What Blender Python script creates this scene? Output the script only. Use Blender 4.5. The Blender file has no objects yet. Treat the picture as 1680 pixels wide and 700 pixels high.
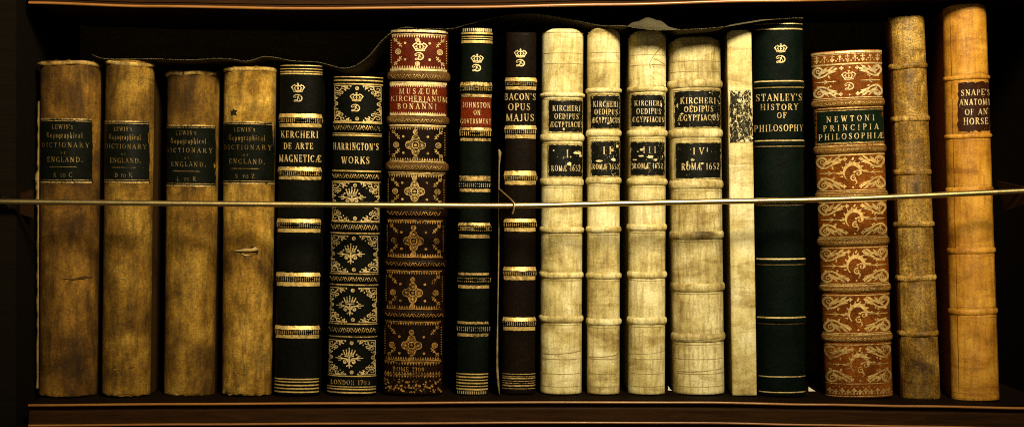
import bpy, bmesh, math, random
from mathutils import Vector, Matrix, noise
random.seed(7)
S = 0.0005                      # metres per photograph pixel at the plane of the spines
D = 2400.0                      # camera distance to that plane, same unit
CX, CY = 760.0, 300.0           # photograph position straight in front of the camera
scene = bpy.context.scene
col = scene.collection
PI = math.pi

def W(px, py, y=0.0):
    """a point at depth y (photo pixels, + is away) seen at px,py -> world metres"""
    k = (D + y) / D
    return Vector(((CX + (px - CX) * k - 840) * S, y * S, (660 - (CY + (py - CY) * k)) * S))

def lerp(a, b, t): return a + (b - a) * t
def interp(pts, x):
    if x <= pts[0][0]: return pts[0][1]
    for (x0, y0), (x1, y1) in zip(pts, pts[1:]):
        if x <= x1:
            t = (x - x0) / (x1 - x0); t = t * t * (3 - 2 * t)
            return lerp(y0, y1, t)
    return pts[-1][1]
def catmull(pts, n=8):
    out = []
    P = [pts[0]] + list(pts) + [pts[-1]]
    for i in range(1, len(P) - 2):
        for k in range(n):
            t = k / n
            a, b, c, d = P[i-1], P[i], P[i+1], P[i+2]
            out.append(tuple(0.5 * ((2*b[j]) + (-a[j]+c[j])*t + (2*a[j]-5*b[j]+4*c[j]-d[j])*t*t + (-a[j]+3*b[j]-3*c[j]+d[j])*t**3) for j in range(len(b))))
    out.append(tuple(pts[-1]))
    return out

# ------------------------------------------------------------------ materials
def newmat(name):
    m = bpy.data.materials.new(name); m.use_nodes = True
    nt = m.node_tree; nt.nodes.clear()
    out = nt.nodes.new('ShaderNodeOutputMaterial')
    b = nt.nodes.new('ShaderNodeBsdfPrincipled')
    nt.links.new(b.outputs[0], out.inputs[0])
    return m, nt, b, out
def coords(nt, scale=(1, 1, 1), rnd=True):
    tc = nt.nodes.new('ShaderNodeTexCoord'); mp = nt.nodes.new('ShaderNodeMapping')
    mp.inputs['Scale'].default_value = scale
    nt.links.new(tc.outputs['Object'], mp.inputs['Vector'])
    if rnd:
        oi = nt.nodes.new('ShaderNodeObjectInfo'); mu = nt.nodes.new('ShaderNodeVectorMath'); mu.operation = 'SCALE'
        mu.inputs[0].default_value = (3.1, 1.7, 2.3)
        nt.links.new(oi.outputs['Random'], mu.inputs['Scale'])
        nt.links.new(mu.outputs[0], mp.inputs['Location'])
    return mp.outputs[0]
def noise_n(nt, vec, scale, detail=4, rough=.55, dist=0):
    n = nt.nodes.new('ShaderNodeTexNoise')
    n.inputs['Scale'].default_value = scale; n.inputs['Detail'].default_value = detail
    n.inputs['Roughness'].default_value = rough; n.inputs['Distortion'].default_value = dist
    nt.links.new(vec, n.inputs['Vector'])
    return n.outputs[0]
def ramp(nt, fac, stops):
    r = nt.nodes.new('ShaderNodeValToRGB')
    e = r.color_ramp.elements
    while len(e) < len(stops): e.new(.5)
    for el, (p, c) in zip(e, stops):
        el.position = p
        el.color = (c, c, c, 1) if isinstance(c, (int, float)) else (*c, 1)
    nt.links.new(fac, r.inputs[0])
    return r.outputs[0]
def mix(nt, fac, a, b, mode='MIX'):
    m = nt.nodes.new('ShaderNodeMix'); m.data_type = 'RGBA'; m.blend_type = mode
    for s, v in ((0, fac), (6, a), (7, b)):
        if isinstance(v, (int, float)): m.inputs[s].default_value = v if s == 0 else (v, v, v, 1)
        elif isinstance(v, tuple): m.inputs[s].default_value = (*v, 1)
        else: nt.links.new(v, m.inputs[s])
    return m.outputs[2]
def bump(nt, bsdf, h, strength, dist, prev=None):
    b = nt.nodes.new('ShaderNodeBump'); b.inputs['Strength'].default_value = strength; b.inputs['Distance'].default_value = dist
    nt.links.new(h, b.inputs['Height'])
    if prev: nt.links.new(prev, b.inputs['Normal'])
    if bsdf: nt.links.new(b.outputs[0], bsdf.inputs['Normal'])
    return b.outputs[0]

def cloth_mat(name, c0, c1, c2):
    m, nt, b, o = newmat(name)
    v = coords(nt)
    big = noise_n(nt, v, 22, 5, .6, .4)
    c = ramp(nt, big, [(.36, c0), (.50, c1), (.64, c2)])
    vs = coords(nt, (1, 1, .22)); st = ramp(nt, noise_n(nt, vs, 150, 5, .65), [(.36, .45), (.60, 1.12)])
    c = mix(nt, .9, c, st, 'MULTIPLY')
    wx = noise_n(nt, coords(nt, (1, 1, .35)), 900, 3, .85); wz = noise_n(nt, coords(nt, (.35, .35, 1)), 900, 3, .85)
    weave = mix(nt, .5, wx, wz)
    wr = ramp(nt, weave, [(.40, .42), (.60, 1.5)])
    c = mix(nt, .7, c, wr, 'MULTIPLY')
    sp = ramp(nt, noise_n(nt, v, 38, 8, .75, 1.2), [(.50, 0.0), (.66, 1.0)])
    c = mix(nt, sp, c, mix(nt, .5, c, (.02, .010, .002)))
    lt = ramp(nt, noise_n(nt, coords(nt, (1, 1, .4)), 45, 6, .7, 1.2), [(.58, 0.0), (.72, 1.0)])
    c = mix(nt, mix(nt, .6, 0.0, lt), c, mix(nt, 1.0, c, (1.75, 1.85, 2.1), 'MULTIPLY'))
    nt.links.new(c, b.inputs['Base Color']); b.inputs['Roughness'].default_value = .85
    b.inputs['Specular IOR Level'].default_value = .2
    n1 = bump(nt, None, weave, .5, .0006)
    bump(nt, b, noise_n(nt, v, 60, 4), .5, .0015, n1)
    return m
def leather_mat(name, c0, c1, rough=.5, scuff=(.2, .12, .05), scuff_at=.66, grain=1.0, spec=.05):
    m, nt, b, o = newmat(name)
    v = coords(nt)
    big = noise_n(nt, v, 35, 6, .65, .3)
    c = ramp(nt, big, [(.32, c0), (.68, c1)])
    s = ramp(nt, noise_n(nt, v, 110, 7, .75, .8), [(scuff_at, 0.0), (scuff_at + .08, 1.0)])
    c = mix(nt, s, c, mix(nt, .6, c, scuff))
    f = ramp(nt, noise_n(nt, v, 760, 3, .85), [(.36, .25), (.64, 1.7)])
    c = mix(nt, .8, c, f, 'MULTIPLY')
    nt.links.new(c, b.inputs['Base Color'])
    b.inputs['Specular IOR Level'].default_value = spec
    rr = ramp(nt, noise_n(nt, v, 160, 4), [(.3, rough - .1), (.7, rough + .18)])
    nt.links.new(rr, b.inputs['Roughness'])
    vo = nt.nodes.new('ShaderNodeTexVoronoi'); vo.inputs['Scale'].default_value = 1300; nt.links.new(v, vo.inputs['Vector'])
    n1 = bump(nt, None, vo.outputs[0], .22 * grain, .0004)
    bump(nt, b, noise_n(nt, v, 130, 5, .6), .35 * grain, .0012, n1)
    return m
def vellum_mat(name, c0, c1, c2, streak=.6, spots=.66, grain=.42, fleck=0):
    m, nt, b, o = newmat(name)
    v = coords(nt)
    c = ramp(nt, noise_n(nt, v, 28, 6, .62, .5), [(.30, c0), (.46, c1), (.62, c2)])
    st = ramp(nt, noise_n(nt, coords(nt, (1, 1, .12)), 330, 5, .7), [(.34, (.42, .33, .18)), (.56, (1.05, 1.05, 1.05))])
    c = mix(nt, streak, c, st, 'MULTIPLY')
    f = ramp(nt, noise_n(nt, v, 760, 3, .85), [(.36, .34), (.50, .95), (.64, 1.40)])
    c = mix(nt, grain, c, f, 'MULTIPLY')
    sp = ramp(nt, noise_n(nt, v, 95, 7, .75, .9), [(spots, 0.0), (spots + .14, 1.0)])
    c = mix(nt, sp, c, mix(nt, .6, c, (.16, .10, .03)))
    if fleck:
        fk = ramp(nt, noise_n(nt, coords(nt, (1, 1, 1.5)), 480, 6, .85, .8), [(.42, 1.0), (.50, 0.0)])
        c = mix(nt, mix(nt, fleck, 0.0, fk), c, mix(nt, .8, c, (.03, .014, .003)))
    hz = ramp(nt, noise_n(nt, coords(nt, (.25, .25, 1)), 85, 6, .7, .6), [(.50, (1.0, 1.0, 1.0)), (.66, (.52, .42, .27))])
    c = mix(nt, .75, c, hz, 'MULTIPLY')
    nt.links.new(c, b.inputs['Base Color']); b.inputs['Roughness'].default_value = .55
    b.inputs['Specular IOR Level'].default_value = .3
    n1 = bump(nt, None, noise_n(nt, v, 900, 3), .16, .0004)
    bump(nt, b, noise_n(nt, v, 75, 5), .4, .0016, n1)
    return m
def gilt_mat(name, colr, wear=.42, rough=.42, metal=.45, soft=.06):
    m, nt, b, o = newmat(name)
    v = coords(nt)
    c = ramp(nt, noise_n(nt, v, 320, 5, .7), [(.3, tuple(x * .5 for x in colr)), (.62, colr)])
    nt.links.new(c, b.inputs['Base Color'])
    b.inputs['Metallic'].default_value = metal; b.inputs['Roughness'].default_value = rough
    bump(nt, b, noise_n(nt, v, 1200, 3), .3, .0005)
    tr = nt.nodes.new('ShaderNodeBsdfTransparent'); mx = nt.nodes.new('ShaderNodeMixShader')
    a = noise_n(nt, v, 620, 5, .75, .3); big = noise_n(nt, v, 60, 3, .6)
    f = ramp(nt, mix(nt, .35, a, big), [(wear - soft, 0.0), (wear + soft, 1.0)])
    nt.links.new(f, mx.inputs[0]); nt.links.new(tr.outputs[0], mx.inputs[1]); nt.links.new(b.outputs[0], mx.inputs[2])
    nt.links.new(mx.outputs[0], o.inputs[0])
    return m
def peel_mat(name, base, under, amount=.6, scale=170, crack=True, rough=.45):
    """label leather whose surface has flaked off and shows the binding under it"""
    m, nt, b, o = newmat(name)
    v = coords(nt)
    f = ramp(nt, noise_n(nt, v, scale, 6, .68, 1.2), [(amount, 0.0), (amount + .025, 1.0)])
    if crack:
        vc = noise_n(nt, coords(nt, (1, 1, .45)), scale * 2.2, 5, .7, 2.0)
        k = ramp(nt, vc, [(amount + .005, 0.0), (amount + .035, 1.0)])
        f = mix(nt, 1.0, f, k, 'LIGHTEN')
    lc = ramp(nt, noise_n(nt, v, 260, 5, .7), [(.3, base), (.7, tuple(x * 1.9 for x in base))])
    uc = ramp(nt, noise_n(nt, v, 300, 4, .7), [(.3, tuple(x * .55 for x in under)), (.65, under)])
    nt.links.new(mix(nt, f, lc, uc), b.inputs['Base Color'])
    b.inputs['Roughness'].default_value = rough; b.inputs['Specular IOR Level'].default_value = .12
    inv = ramp(nt, f, [(0, 1.0), (1, 0.0)])
    n1 = bump(nt, None, inv, .5, .0006)
    bump(nt, b, noise_n(nt, v, 700, 4), .25, .0006, n1)
    return m
def wood_mat(name, c0, c1, rough=.35, coat=.3):
    m, nt, b, o = newmat(name)
    v = coords(nt, (.05, 1, 1), False)
    n = noise_n(nt, v, 420, 8, .8, .6)
    c = ramp(nt, n, [(.3, c0), (.7, c1)])
    nt.links.new(c, b.inputs['Base Color'])
    b.inputs['Specular IOR Level'].default_value = .5 if coat > .5 else (.06 if coat else .03)
    b.inputs['Coat Weight'].default_value = coat; b.inputs['Coat Roughness'].default_value = .3
    nt.links.new(ramp(nt, noise_n(nt, coords(nt, (.3, 1, 1), False), 120, 5), [(.3, rough - .08), (.7, rough + .2)]), b.inputs['Roughness'])
    bump(nt, b, n, .25, .0006)
    return m
def plain_mat(name, c, rough=.7, var=.4, scale=200, metal=0, spec=.3):
    m, nt, b, o = newmat(name)
    v = coords(nt)
    cc = ramp(nt, noise_n(nt, v, scale, 5, .7), [(.3, tuple(x * (1 - var) for x in c)), (.7, tuple(min(1, x * (1 + var * .5)) for x in c))])
    nt.links.new(cc, b.inputs['Base Color']); b.inputs['Roughness'].default_value = rough
    b.inputs['Metallic'].default_value = metal; b.inputs['Specular IOR Level'].default_value = spec
    bump(nt, b, noise_n(nt, v, scale * 3, 4), .3, .0005)
    return m

M = {}
M['cloth_brown'] = cloth_mat('brown_cloth', (.05, .021, .002), (.118, .052, .0045), (.22, .105, .012))
M['cloth_olive'] = cloth_mat('olive_cloth', (.075, .034, .0025), (.188, .092, .008), (.33, .185, .024))
M['cloth_tan'] = cloth_mat('tan_cloth', (.10, .046, .003), (.28, .145, .015), (.52, .305, .05))
M['cloth_brown_lip'] = cloth_mat('pale_brown_cloth', (.20, .11, .02), (.40, .24, .06), (.55, .36, .11))  # head caps: paler tones of the three cloths
M['cloth_olive_lip'] = cloth_mat('pale_olive_cloth', (.22, .13, .02), (.42, .27, .06), (.58, .40, .13))
M['cloth_tan_lip'] = cloth_mat('pale_tan_cloth', (.18, .09, .01), (.40, .24, .04), (.60, .40, .12))
M['cloth_edge'] = plain_mat('worn_cloth_edge', (.5, .34, .12), .8)
M['green'] = leather_mat('dark_green_leather', (.001, .0022, .001), (.0022, .0044, .0019), .55, (.035, .028, .012), .70)
M['green_blue'] = leather_mat('blue_green_leather', (.0009, .0026, .0017), (.002, .005, .003), .5, (.012, .016, .009), .74, 1.0, .05)
M['black_brown'] = leather_mat('black_brown_leather', (.0022, .0016, .0009), (.0075, .0036, .0014), .55, (.08, .03, .009), .68)
M['near_black'] = leather_mat('near_black_leather', (.0015, .002, .001), (.003, .003, .0014), .55, (.03, .018, .006), .72)
M['morocco_brown'] = leather_mat('dark_brown_morocco', (.0035, .0016, .0008), (.011, .004, .0014), .45, (.15, .06, .02), .66)
M['red'] = leather_mat('red_leather', (.055, .006, .0016), (.13, .016, .003), .45, (.05, .01, .005), .68)
M['red_panel'] = leather_mat('red_morocco', (.04, .005, .0015), (.105, .014, .003), .45, (.04, .01, .005), .68)
M['tan_band'] = leather_mat('rubbed_brown_leather', (.045, .02, .005), (.12, .06, .016), .42, (.28, .17, .055), .6)
M['calf'] = leather_mat('mottled_calf', (.075, .018, .002), (.225, .064, .006), .45, (.03, .009, .002), .60, 1.2)
M['calf_band'] = leather_mat('rubbed_calf', (.09, .036, .006), (.24, .115, .022), .4, (.04, .012, .003), .62, 1.2)
M['label_green'] = leather_mat('green_label_leather', (.002, .006, .0025), (.005, .011, .005), .45, (.04, .04, .02), .72)
M['black_label'] = leather_mat('black_label_leather', (.002, .0028, .0016), (.0045, .0055, .003), .5, (.06, .05, .02), .72)
M['vellum'] = vellum_mat('cream_vellum', (.26, .18, .05), (.66, .545, .22), (.86, .765, .42))
M['vellum_grey'] = vellum_mat('soiled_vellum', (.20, .14, .04), (.56, .455, .18), (.82, .72, .38), .75, .62)
M['vellum_pale'] = vellum_mat('pale_smooth_vellum', (.44, .33, .11), (.68, .57, .24), (.83, .74, .42), .4, .72)
M['vellum_tan'] = vellum_mat('amber_calf', (.26, .10, .006), (.49, .215, .017), (.66, .33, .040), .5, .68)
M['rough_tan'] = vellum_mat('rough_worn_calf', (.06, .026, .003), (.33, .175, .020), (.66, .42, .09), .8, .50, .95, .9)
M['board_brown'] = plain_mat('brown_board', (.16, .06, .012), .8, .5, 400, 0, .05)
M['board_vellum'] = plain_mat('vellum_board', (.30, .23, .085), .7, .4, 200, 0, .1)
M['board_tan'] = plain_mat('tan_board', (.34, .13, .010), .6)
M['board_dark'] = plain_mat('dark_board', (.006, .005, .003), .7, .4, 200, 0, .05)
M['board_cloth'] = plain_mat('cloth_board', (.05, .024, .005), .9, .4, 200, 0, .05)
M['dull_edge'] = plain_mat('rubbed_leather_edge', (.26, .19, .08), .8, .7, 150)
M['joint'] = leather_mat('rubbed_red_brown_joint', (.06, .018, .003), (.16, .055, .008), .6)
M['pages'] = plain_mat('old_paper_edge', (.30, .21, .10), .9, .5, 900)
M['gilt'] = gilt_mat('bright_gilt', (.95, .69, .29), .43, .42, .45, .09)
M['gilt_worn'] = gilt_mat('worn_gilt', (.85, .56, .19), .48, .45, .45, .08)
M['gilt_dim'] = gilt_mat('dim_gilt', (.33, .21, .055), .48, .5, .35, .1)
M['gilt_pale'] = gilt_mat('pale_gilt', (.90, .69, .33), .43, .45, .3, .09)
M['gilt_rub'] = gilt_mat('rubbed_gilt', (.80, .42, .09), .49, .42, .45, .09)
M['gilt_bar'] = gilt_mat('gilt_bar', (.88, .60, .19), .41, .46, .5, .11)
M['gilt_warm'] = gilt_mat('warm_gilt', (.92, .60, .20), .42, .42, .45, .08)
M['gilt_text'] = gilt_mat('worn_gilt_lettering', (.86, .62, .25), .44, .45, .35, .09)
UND = (.74, .62, .32)
M['peel_light'] = peel_mat('black_label_slightly_flaked', (.003, .003, .0018), UND, .655)
M['peel_mid'] = peel_mat('black_label_flaked', (.003, .003, .0018), UND, .625)
M['peel_heavy'] = peel_mat('black_label_badly_flaked', (.003, .003, .0018), UND, .585)
M['peel_marble'] = peel_mat('flaked_spine_label', (.010, .008, .004), (.80, .68, .36), .545, 150)
M['peel_cloth'] = peel_mat('black_label_chipped', (.0025, .003, .0018), (.38, .26, .08), .68)
M['peel_brown'] = peel_mat('brown_label_chipped', (.020, .0055, .002), (.55, .28, .06), .64)
M['wood'] = wood_mat('dark_mahogany', (.005, .002, .0006), (.045, .017, .003), .6, .02)
M['bead_highlight'] = wood_mat('varnished_bead_highlight', (.16, .055, .008), (.46, .19, .035), .3, .7)  # varnished bead; its highlight is partly put into the lighter base colour
M['shelf_top'] = wood_mat('near_black_shelf_wood', (.004, .002, .001), (.012, .006, .0025), .7, 0)  # lower shelf board is near-black, darker than its fascia
M['wood_back'] = wood_mat('black_stained_wood', (.06, .046, .02), (.14, .105, .045), .8, 0)
M['wood_stile'] = wood_mat('near_black_side_wood', (.004, .003, .002), (.009, .006, .003), .75, 0)  # near-black base colour for both sides of the case
M['brass'] = plain_mat('aged_brass', (.85, .64, .28), .34, .25, 60, 1.0)
M['bracket'] = plain_mat('brown_bracket_wood', (.018, .007, .0015), .8, .4, 200, 0, .08)
M['bracket_edge'] = plain_mat('rubbed_brass_edge', (.36, .23, .09), .4, .4, 300, .6)
M['flap'] = plain_mat('dusty_black_cloth', (.075, .063, .032), .95, .6, 900)
M['thread'] = plain_mat('pale_thread', (.22, .17, .075), .9, .5, 900)
M['paper'] = plain_mat('white_paper', (.75, .70, .55), .8, .15)
M['dark_hole'] = plain_mat('dark_hole_inside', (.006, .004, .002), .95)
M['scored'] = plain_mat('dirt_in_scored_line', (.36, .27, .10), .8)

# ------------------------------------------------------------------ objects
def link(name, verts, faces, mat, parent=None, smooth=True):
    me = bpy.data.meshes.new(name); me.from_pydata([tuple(v) for v in verts], [], faces)
    if isinstance(mat, (list, tuple)):
        for m in mat: me.materials.append(m)
    elif mat: me.materials.append(mat)
    bm = bmesh.new(); bm.from_mesh(me); bmesh.ops.recalc_face_normals(bm, faces=bm.faces); bm.to_mesh(me); bm.free()
    if smooth:
        for p in me.polygons: p.use_smooth = True
    ob = bpy.data.objects.new(name, me); col.objects.link(ob)
    if parent: ob.parent = parent
    return ob
def empty(name, label, cat, loc=(0, 0, 0), group=None):
    o = bpy.data.objects.new(name, None); col.objects.link(o); o.location = loc; o.empty_display_size = .02
    o['label'] = label; o['category'] = cat
    if group: o['group'] = group
    return o
def sharp(ob, ang=35):
    bm = bmesh.new(); bm.from_mesh(ob.data)
    for e in bm.edges:
        if len(e.link_faces) == 2 and e.calc_face_angle(0) > math.radians(ang): e.smooth = False
    bm.to_mesh(ob.data); bm.free()

# ------------------------------------------------------------------ flat decoration: strokes, discs, letters (photo px space, y down)
class Deco:
    def __init__(s): s.polys = []; s.k = 0
    def quad_strip(s, L, R):
        s.k = (s.k + 1) % 9
        for i in range(len(L) - 1): s.polys.append(([L[i], L[i+1], R[i+1], R[i]], s.k))
    def stroke(s, pts, w):
        """polyline; w is a number or a list, one width per point"""
        P = [pts[0]]; Wd = [w if not isinstance(w, (list, tuple)) else w[0]]
        for i in range(1, len(pts)):
            a, b = pts[i-1], pts[i]
            n = max(1, int(abs(b[0] - a[0]) / 4))
            for k in range(1, n + 1):
                t = k / n; P.append((lerp(a[0], b[0], t), lerp(a[1], b[1], t)))
                Wd.append(w if not isinstance(w, (list, tuple)) else lerp(w[i-1], w[i], t))
        L, R = [], []
        for i, p in enumerate(P):
            a = P[max(0, i-1)]; b = P[min(len(P)-1, i+1)]
            dx, dy = b[0]-a[0], b[1]-a[1]; l = math.hypot(dx, dy) or 1
            nx, ny = -dy/l*Wd[i]/2, dx/l*Wd[i]/2
            L.append((p[0]+nx, p[1]+ny)); R.append((p[0]-nx, p[1]-ny))
        s.quad_strip(L, R)
    def disc(s, x, y, r, n=9):
        s.k = (s.k + 1) % 9
        s.polys.append(([(x + r*math.cos(2*PI*i/n), y + r*math.sin(2*PI*i/n)) for i in range(n)], s.k))
    def ring(s, x, y, r, w, n=16):
        s.stroke([(x + r*math.cos(2*PI*i/n), y + r*math.sin(2*PI*i/n)) for i in range(n + 1)], w)
    def poly(s, pts):
        s.k = (s.k + 1) % 9; s.polys.append((list(pts), s.k))
    def bar(s, x0, x1, y, h, wob=.35):
        n = max(2, int((x1 - x0) / 4)); L, R = [], []
        for i in range(n + 1):
            x = lerp(x0, x1, i/n)
            L.append((x, y - h/2 + random.uniform(-wob, wob)*min(1, h/4))); R.append((x, y + h/2 + random.uniform(-wob, wob)*min(1, h/4)))
        s.quad_strip(L, R)
    def ticks(s, x0, x1, y0, y1, step=3.0, w=1.3):
        x = x0 + step/2
        while x < x1:
            s.stroke([(x, y0), (x + random.uniform(-.2, .2), y1)], w); x += step
    def teeth(s, x0, x1, y, h, step=5.0):
        x = x0
        while x + step <= x1 + .5:
            s.poly([(x + .5, y), (x + step - .5, y), (x + step/2, y + h)]); x += step
    def spiral(s, x, y, r, a0, turns, w0, w1, sy=1, flip=1):
        n = int(14*abs(turns)) + 4; pts, ws = [], []
        for i in range(n + 1):
            t = i/n; rr = r*(1 - .85*t); a = a0 + flip*2*PI*turns*t
            pts.append((x + rr*math.cos(a), y + sy*rr*math.sin(a))); ws.append(lerp(w0, w1, t))
        s.stroke(pts, ws)

T, t_ = .185, .075
def arc(cx, cy, rx, ry, a0, a1): return ('a', cx, cy, rx, ry, a0, a1)
def st(x, y0=0, y1=1, sf=3): return ('s', x, y0, y1, sf)
def ln(x0, y0, x1, y1, w=t_): return ('l', x0, y0, x1, y1, w)
GL = {   # capitals in a box of height 1: width, pieces
 'A': (.74, [ln(.37, 1, .07, 0), ln(.36, 1, .66, 0, T), ln(.18, .33, .54, .33), ln(-.02, .02, .17, .02), ln(.53, .02, .78, .02)]),
 'B': (.64, [st(.16), arc(.28, .76, .24, .21, 90, -90), arc(.28, .27, .29, .25, 90, -90), ln(.16, .97, .30, .97), ln(.16, .52, .30, .52), ln(.16, .03, .30, .03)]),
 'C': (.70, [arc(.40, .5, .32, .47, 48, 312), ln(.62, .98, .62, .72, .07), ln(.62, .06, .62, .24, .06)]),
 'D': (.76, [st(.16), arc(.30, .5, .36, .47, 90, -90), ln(.16, .97, .32, .97), ln(.16, .03, .32, .03)]),
 'E': (.62, [st(.16), ln(.16, .96, .56, .96), ln(.16, .5, .44, .5), ln(.16, .04, .58, .04), ln(.55, .98, .55, .76, .07), ln(.57, .02, .57, .26, .07), ln(.43, .6, .43, .4, .06)]),
 'F': (.58, [st(.16), ln(.16, .96, .54, .96), ln(.16, .5, .42, .5), ln(.53, .98, .53, .74, .07), ln(.42, .6, .42, .4, .06)]),
 'G': (.76, [arc(.40, .5, .32, .47, 50, 318), st(.64, 0, .42, 1), ln(.62, .98, .62, .74, .07)]),
 'H': (.80, [st(.16), st(.64), ln(.16, .5, .64, .5)]),
 'I': (.34, [st(.17)]),
 'J': (.44, [st(.28, .2, 1, 2), arc(.16, .2, .12, .2, 0, -150)]),
 'K': (.76, [st(.16), ln(.20, .42, .62, .97), ln(.34, .58, .68, .02, T), ln(.52, .98, .74, .98), ln(.55, .02, .78, .02)]),
 'L': (.60, [st(.16), ln(.16, .04, .56, .04), ln(.55, .02, .55, .28, .07)]),
 'M': (.92, [st(.13, 0, 1, 3), ln(.14, .98, .44, .05, .17), ln(.44, .05, .74, .98), st(.78)]),
 'N': (.80, [ln(.14, 0, .14, 1), ln(.14, .98, .66, .03, T), ln(.66, 0, .66, 1), ln(.02, .02, .26, .02), ln(.0, .98, .2, .98), ln(.54, .98, .78, .98)]),
 'O': (.80, [arc(.40, .5, .32, .47, 0, 360)]),
 'P': (.62, [st(.16), arc(.28, .72, .27, .25, 90, -90), ln(.16, .97, .30, .97), ln(.16, .47, .30, .47)]),
 'Q': (.80, [arc(.40, .5, .32, .47, 0, 360), ln(.42, .15, .72, -.15, .14)]),
 'R': (.74, [st(.16), arc(.28, .74, .26, .23, 90, -90), ln(.16, .97, .30, .97), ln(.16, .51, .30, .51), ln(.34, .50, .66, .02, T), ln(.56, .02, .76, .02)]),
 'S': (.58, [('p', [(.48, .80), (.44, .93), (.30, .97), (.14, .90), (.11, .74), (.20, .60), (.38, .46), (.48, .30), (.46, .12), (.30, .03), (.14, .08), (.09, .24)], [.07, .07, .08, .11, .16, .2, .2, .17, .12, .08, .07, .07]), ln(.49, .98, .49, .74, .06), ln(.09, .02, .09, .27, .06)]),
 'T': (.66, [st(.33, 0, 1, 1), ln(.04, .96, .62, .96), ln(.05, .98, .05, .74, .07), ln(.61, .98, .61, .74, .07)]),
 'U': (.76, [('p', [(.17, 1), (.17, .3), (.24, .08), (.40, .03), (.55, .1), (.61, .3), (.61, 1)], [T, T, .16, .09, .08, .08, .08]), ln(.04, .98, .30, .98), ln(.50, .98, .72, .98)]),
 'V': (.74, [ln(.10, 1, .38, 0, T), ln(.38, .02, .66, 1), ln(0, .98, .24, .98), ln(.54, .98, .76, .98)]),
 'W': (1.02, [ln(.10, 1, .32, 0, .18), ln(.32, .02, .52, .95), ln(.50, 1, .72, 0, .18), ln(.72, .02, .92, 1), ln(0, .98, .24, .98), ln(.82, .98, 1.02, .98)]),
 'Y': (.70, [ln(.10, 1, .36, .45, T), ln(.36, .45, .62, 1), st(.36, 0, .48, 1), ln(0, .98, .22, .98), ln(.52, .98, .72, .98)]),
 'Z': (.64, [ln(.08, .96, .58, .96), ln(.55, .96, .08, .04, T), ln(.08, .04, .58, .04), ln(.07, .98, .07, .74, .06), ln(.58, .02, .58, .26, .06)]),
 'Æ': (1.0, [ln(.50, 1, .06, 0), st(.56), ln(.24, .33, .54, .33), ln(.56, .96, .93, .96), ln(.56, .5, .82, .5), ln(.56, .04, .95, .04), ln(.92, .98, .92, .76, .07), ln(.94, .02, .94, .26, .07), ln(-.03, .02, .16, .02)]),
 '0': (.6, [arc(.30, .5, .22, .47, 0, 360)]), '1': (.4, [st(.22, 0, 1, 1), ln(.08, .84, .22, .97)]),
 '2': (.58, [('p', [(.10, .74), (.16, .92), (.30, .97), (.45, .88), (.46, .68), (.32, .42), (.08, .06)], [.1, .09, .08, .13, .18, .14, .08]), ln(.08, .07, .52, .07, .13)]),
 '3': (.56, [arc(.26, .73, .20, .24, 150, -80), arc(.26, .27, .23, .25, 85, -150)]),
 '5': (.56, [ln(.16, .95, .48, .95, .12), ln(.16, .95, .13, .55), arc(.26, .32, .22, .30, 120, -140)]),
 '6': (.6, [arc(.30, .32, .21, .29, 0, 360), ('p', [(.10, .34), (.16, .7), (.30, .9), (.46, .98)], [.18, .16, .1, .07])]),
 '7': (.56, [ln(.06, .94, .52, .94, .12), ln(.50, .94, .22, 0, .17), ln(.07, .96, .07, .76, .06)]),
 '9': (.6, [arc(.30, .68, .21, .29, 0, 360), ('p', [(.50, .66), (.44, .3), (.30, .1), (.14, .02)], [.18, .16, .1, .07])]),
 "'": (.16, [ln(.08, 1.02, .06, .74, .13)]), '.': (.2, [('d', .1, .09, .10)]), '-': (.3, [ln(.04, .4, .26, .4)]), ' ': (.42, []),
 # black letter, lower case height about .62
 'ŧ': (.66, [arc(.36, .5, .28, .42, 100, 330), ln(.08, .95, .62, .88, .16), ln(.40, .85, .40, .1, .1)]),
 'o': (.42, [ln(.10, .12, .10, .52, .15), ln(.33, .08, .33, .50, .15), ln(.08, .52, .30, .62, .12), ln(.10, .10, .33, 0, .12)]),
 'p': (.44, [ln(.12, -.25, .12, .62, .15), ln(.34, .08, .34, .50, .15), ln(.12, .52, .30, .62, .12), ln(.12, .08, .33, .0, .12)]),
 'g': (.44, [ln(.10, .12, .10, .52, .15), ln(.34, -.18, .34, .58, .15), ln(.08, .52, .32, .62, .12), ln(.10, .10, .33, .04, .1), ln(.06, -.24, .34, -.18, .1)]),
 'r': (.34, [ln(.12, 0, .12, .62, .15), ln(.14, .5, .30, .60, .16), ln(.04, .02, .2, .02, .08)]),
 'a': (.42, [ln(.10, .06, .10, .28, .14), ln(.32, 0, .32, .54, .15), ln(.10, .32, .32, .36, .07), ln(.08, .56, .32, .58, .13), ln(.10, .04, .32, .08, .09)]),
 'h': (.44, [ln(.12, 0, .12, .98, .15), ln(.34, -.1, .34, .50, .15), ln(.12, .50, .32, .62, .12)]),
 'i': (.24, [ln(.12, 0, .12, .60, .15), ('d', .13, .82, .08)]),
 'c': (.36, [ln(.10, .10, .10, .52, .15), ln(.10, .54, .30, .60, .15), ln(.10, .08, .32, .03, .09)]),
 'l': (.24, [ln(.12, 0, .12, .98, .15), ln(.10, .02, .22, .05, .08)]),
 's': (.40, [('p', [(.33, .50), (.22, .60), (.10, .50), (.20, .32), (.32, .17), (.20, .03), (.06, .10)], [.07, .08, .12, .14, .13, .08, .07])]),
}
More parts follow.
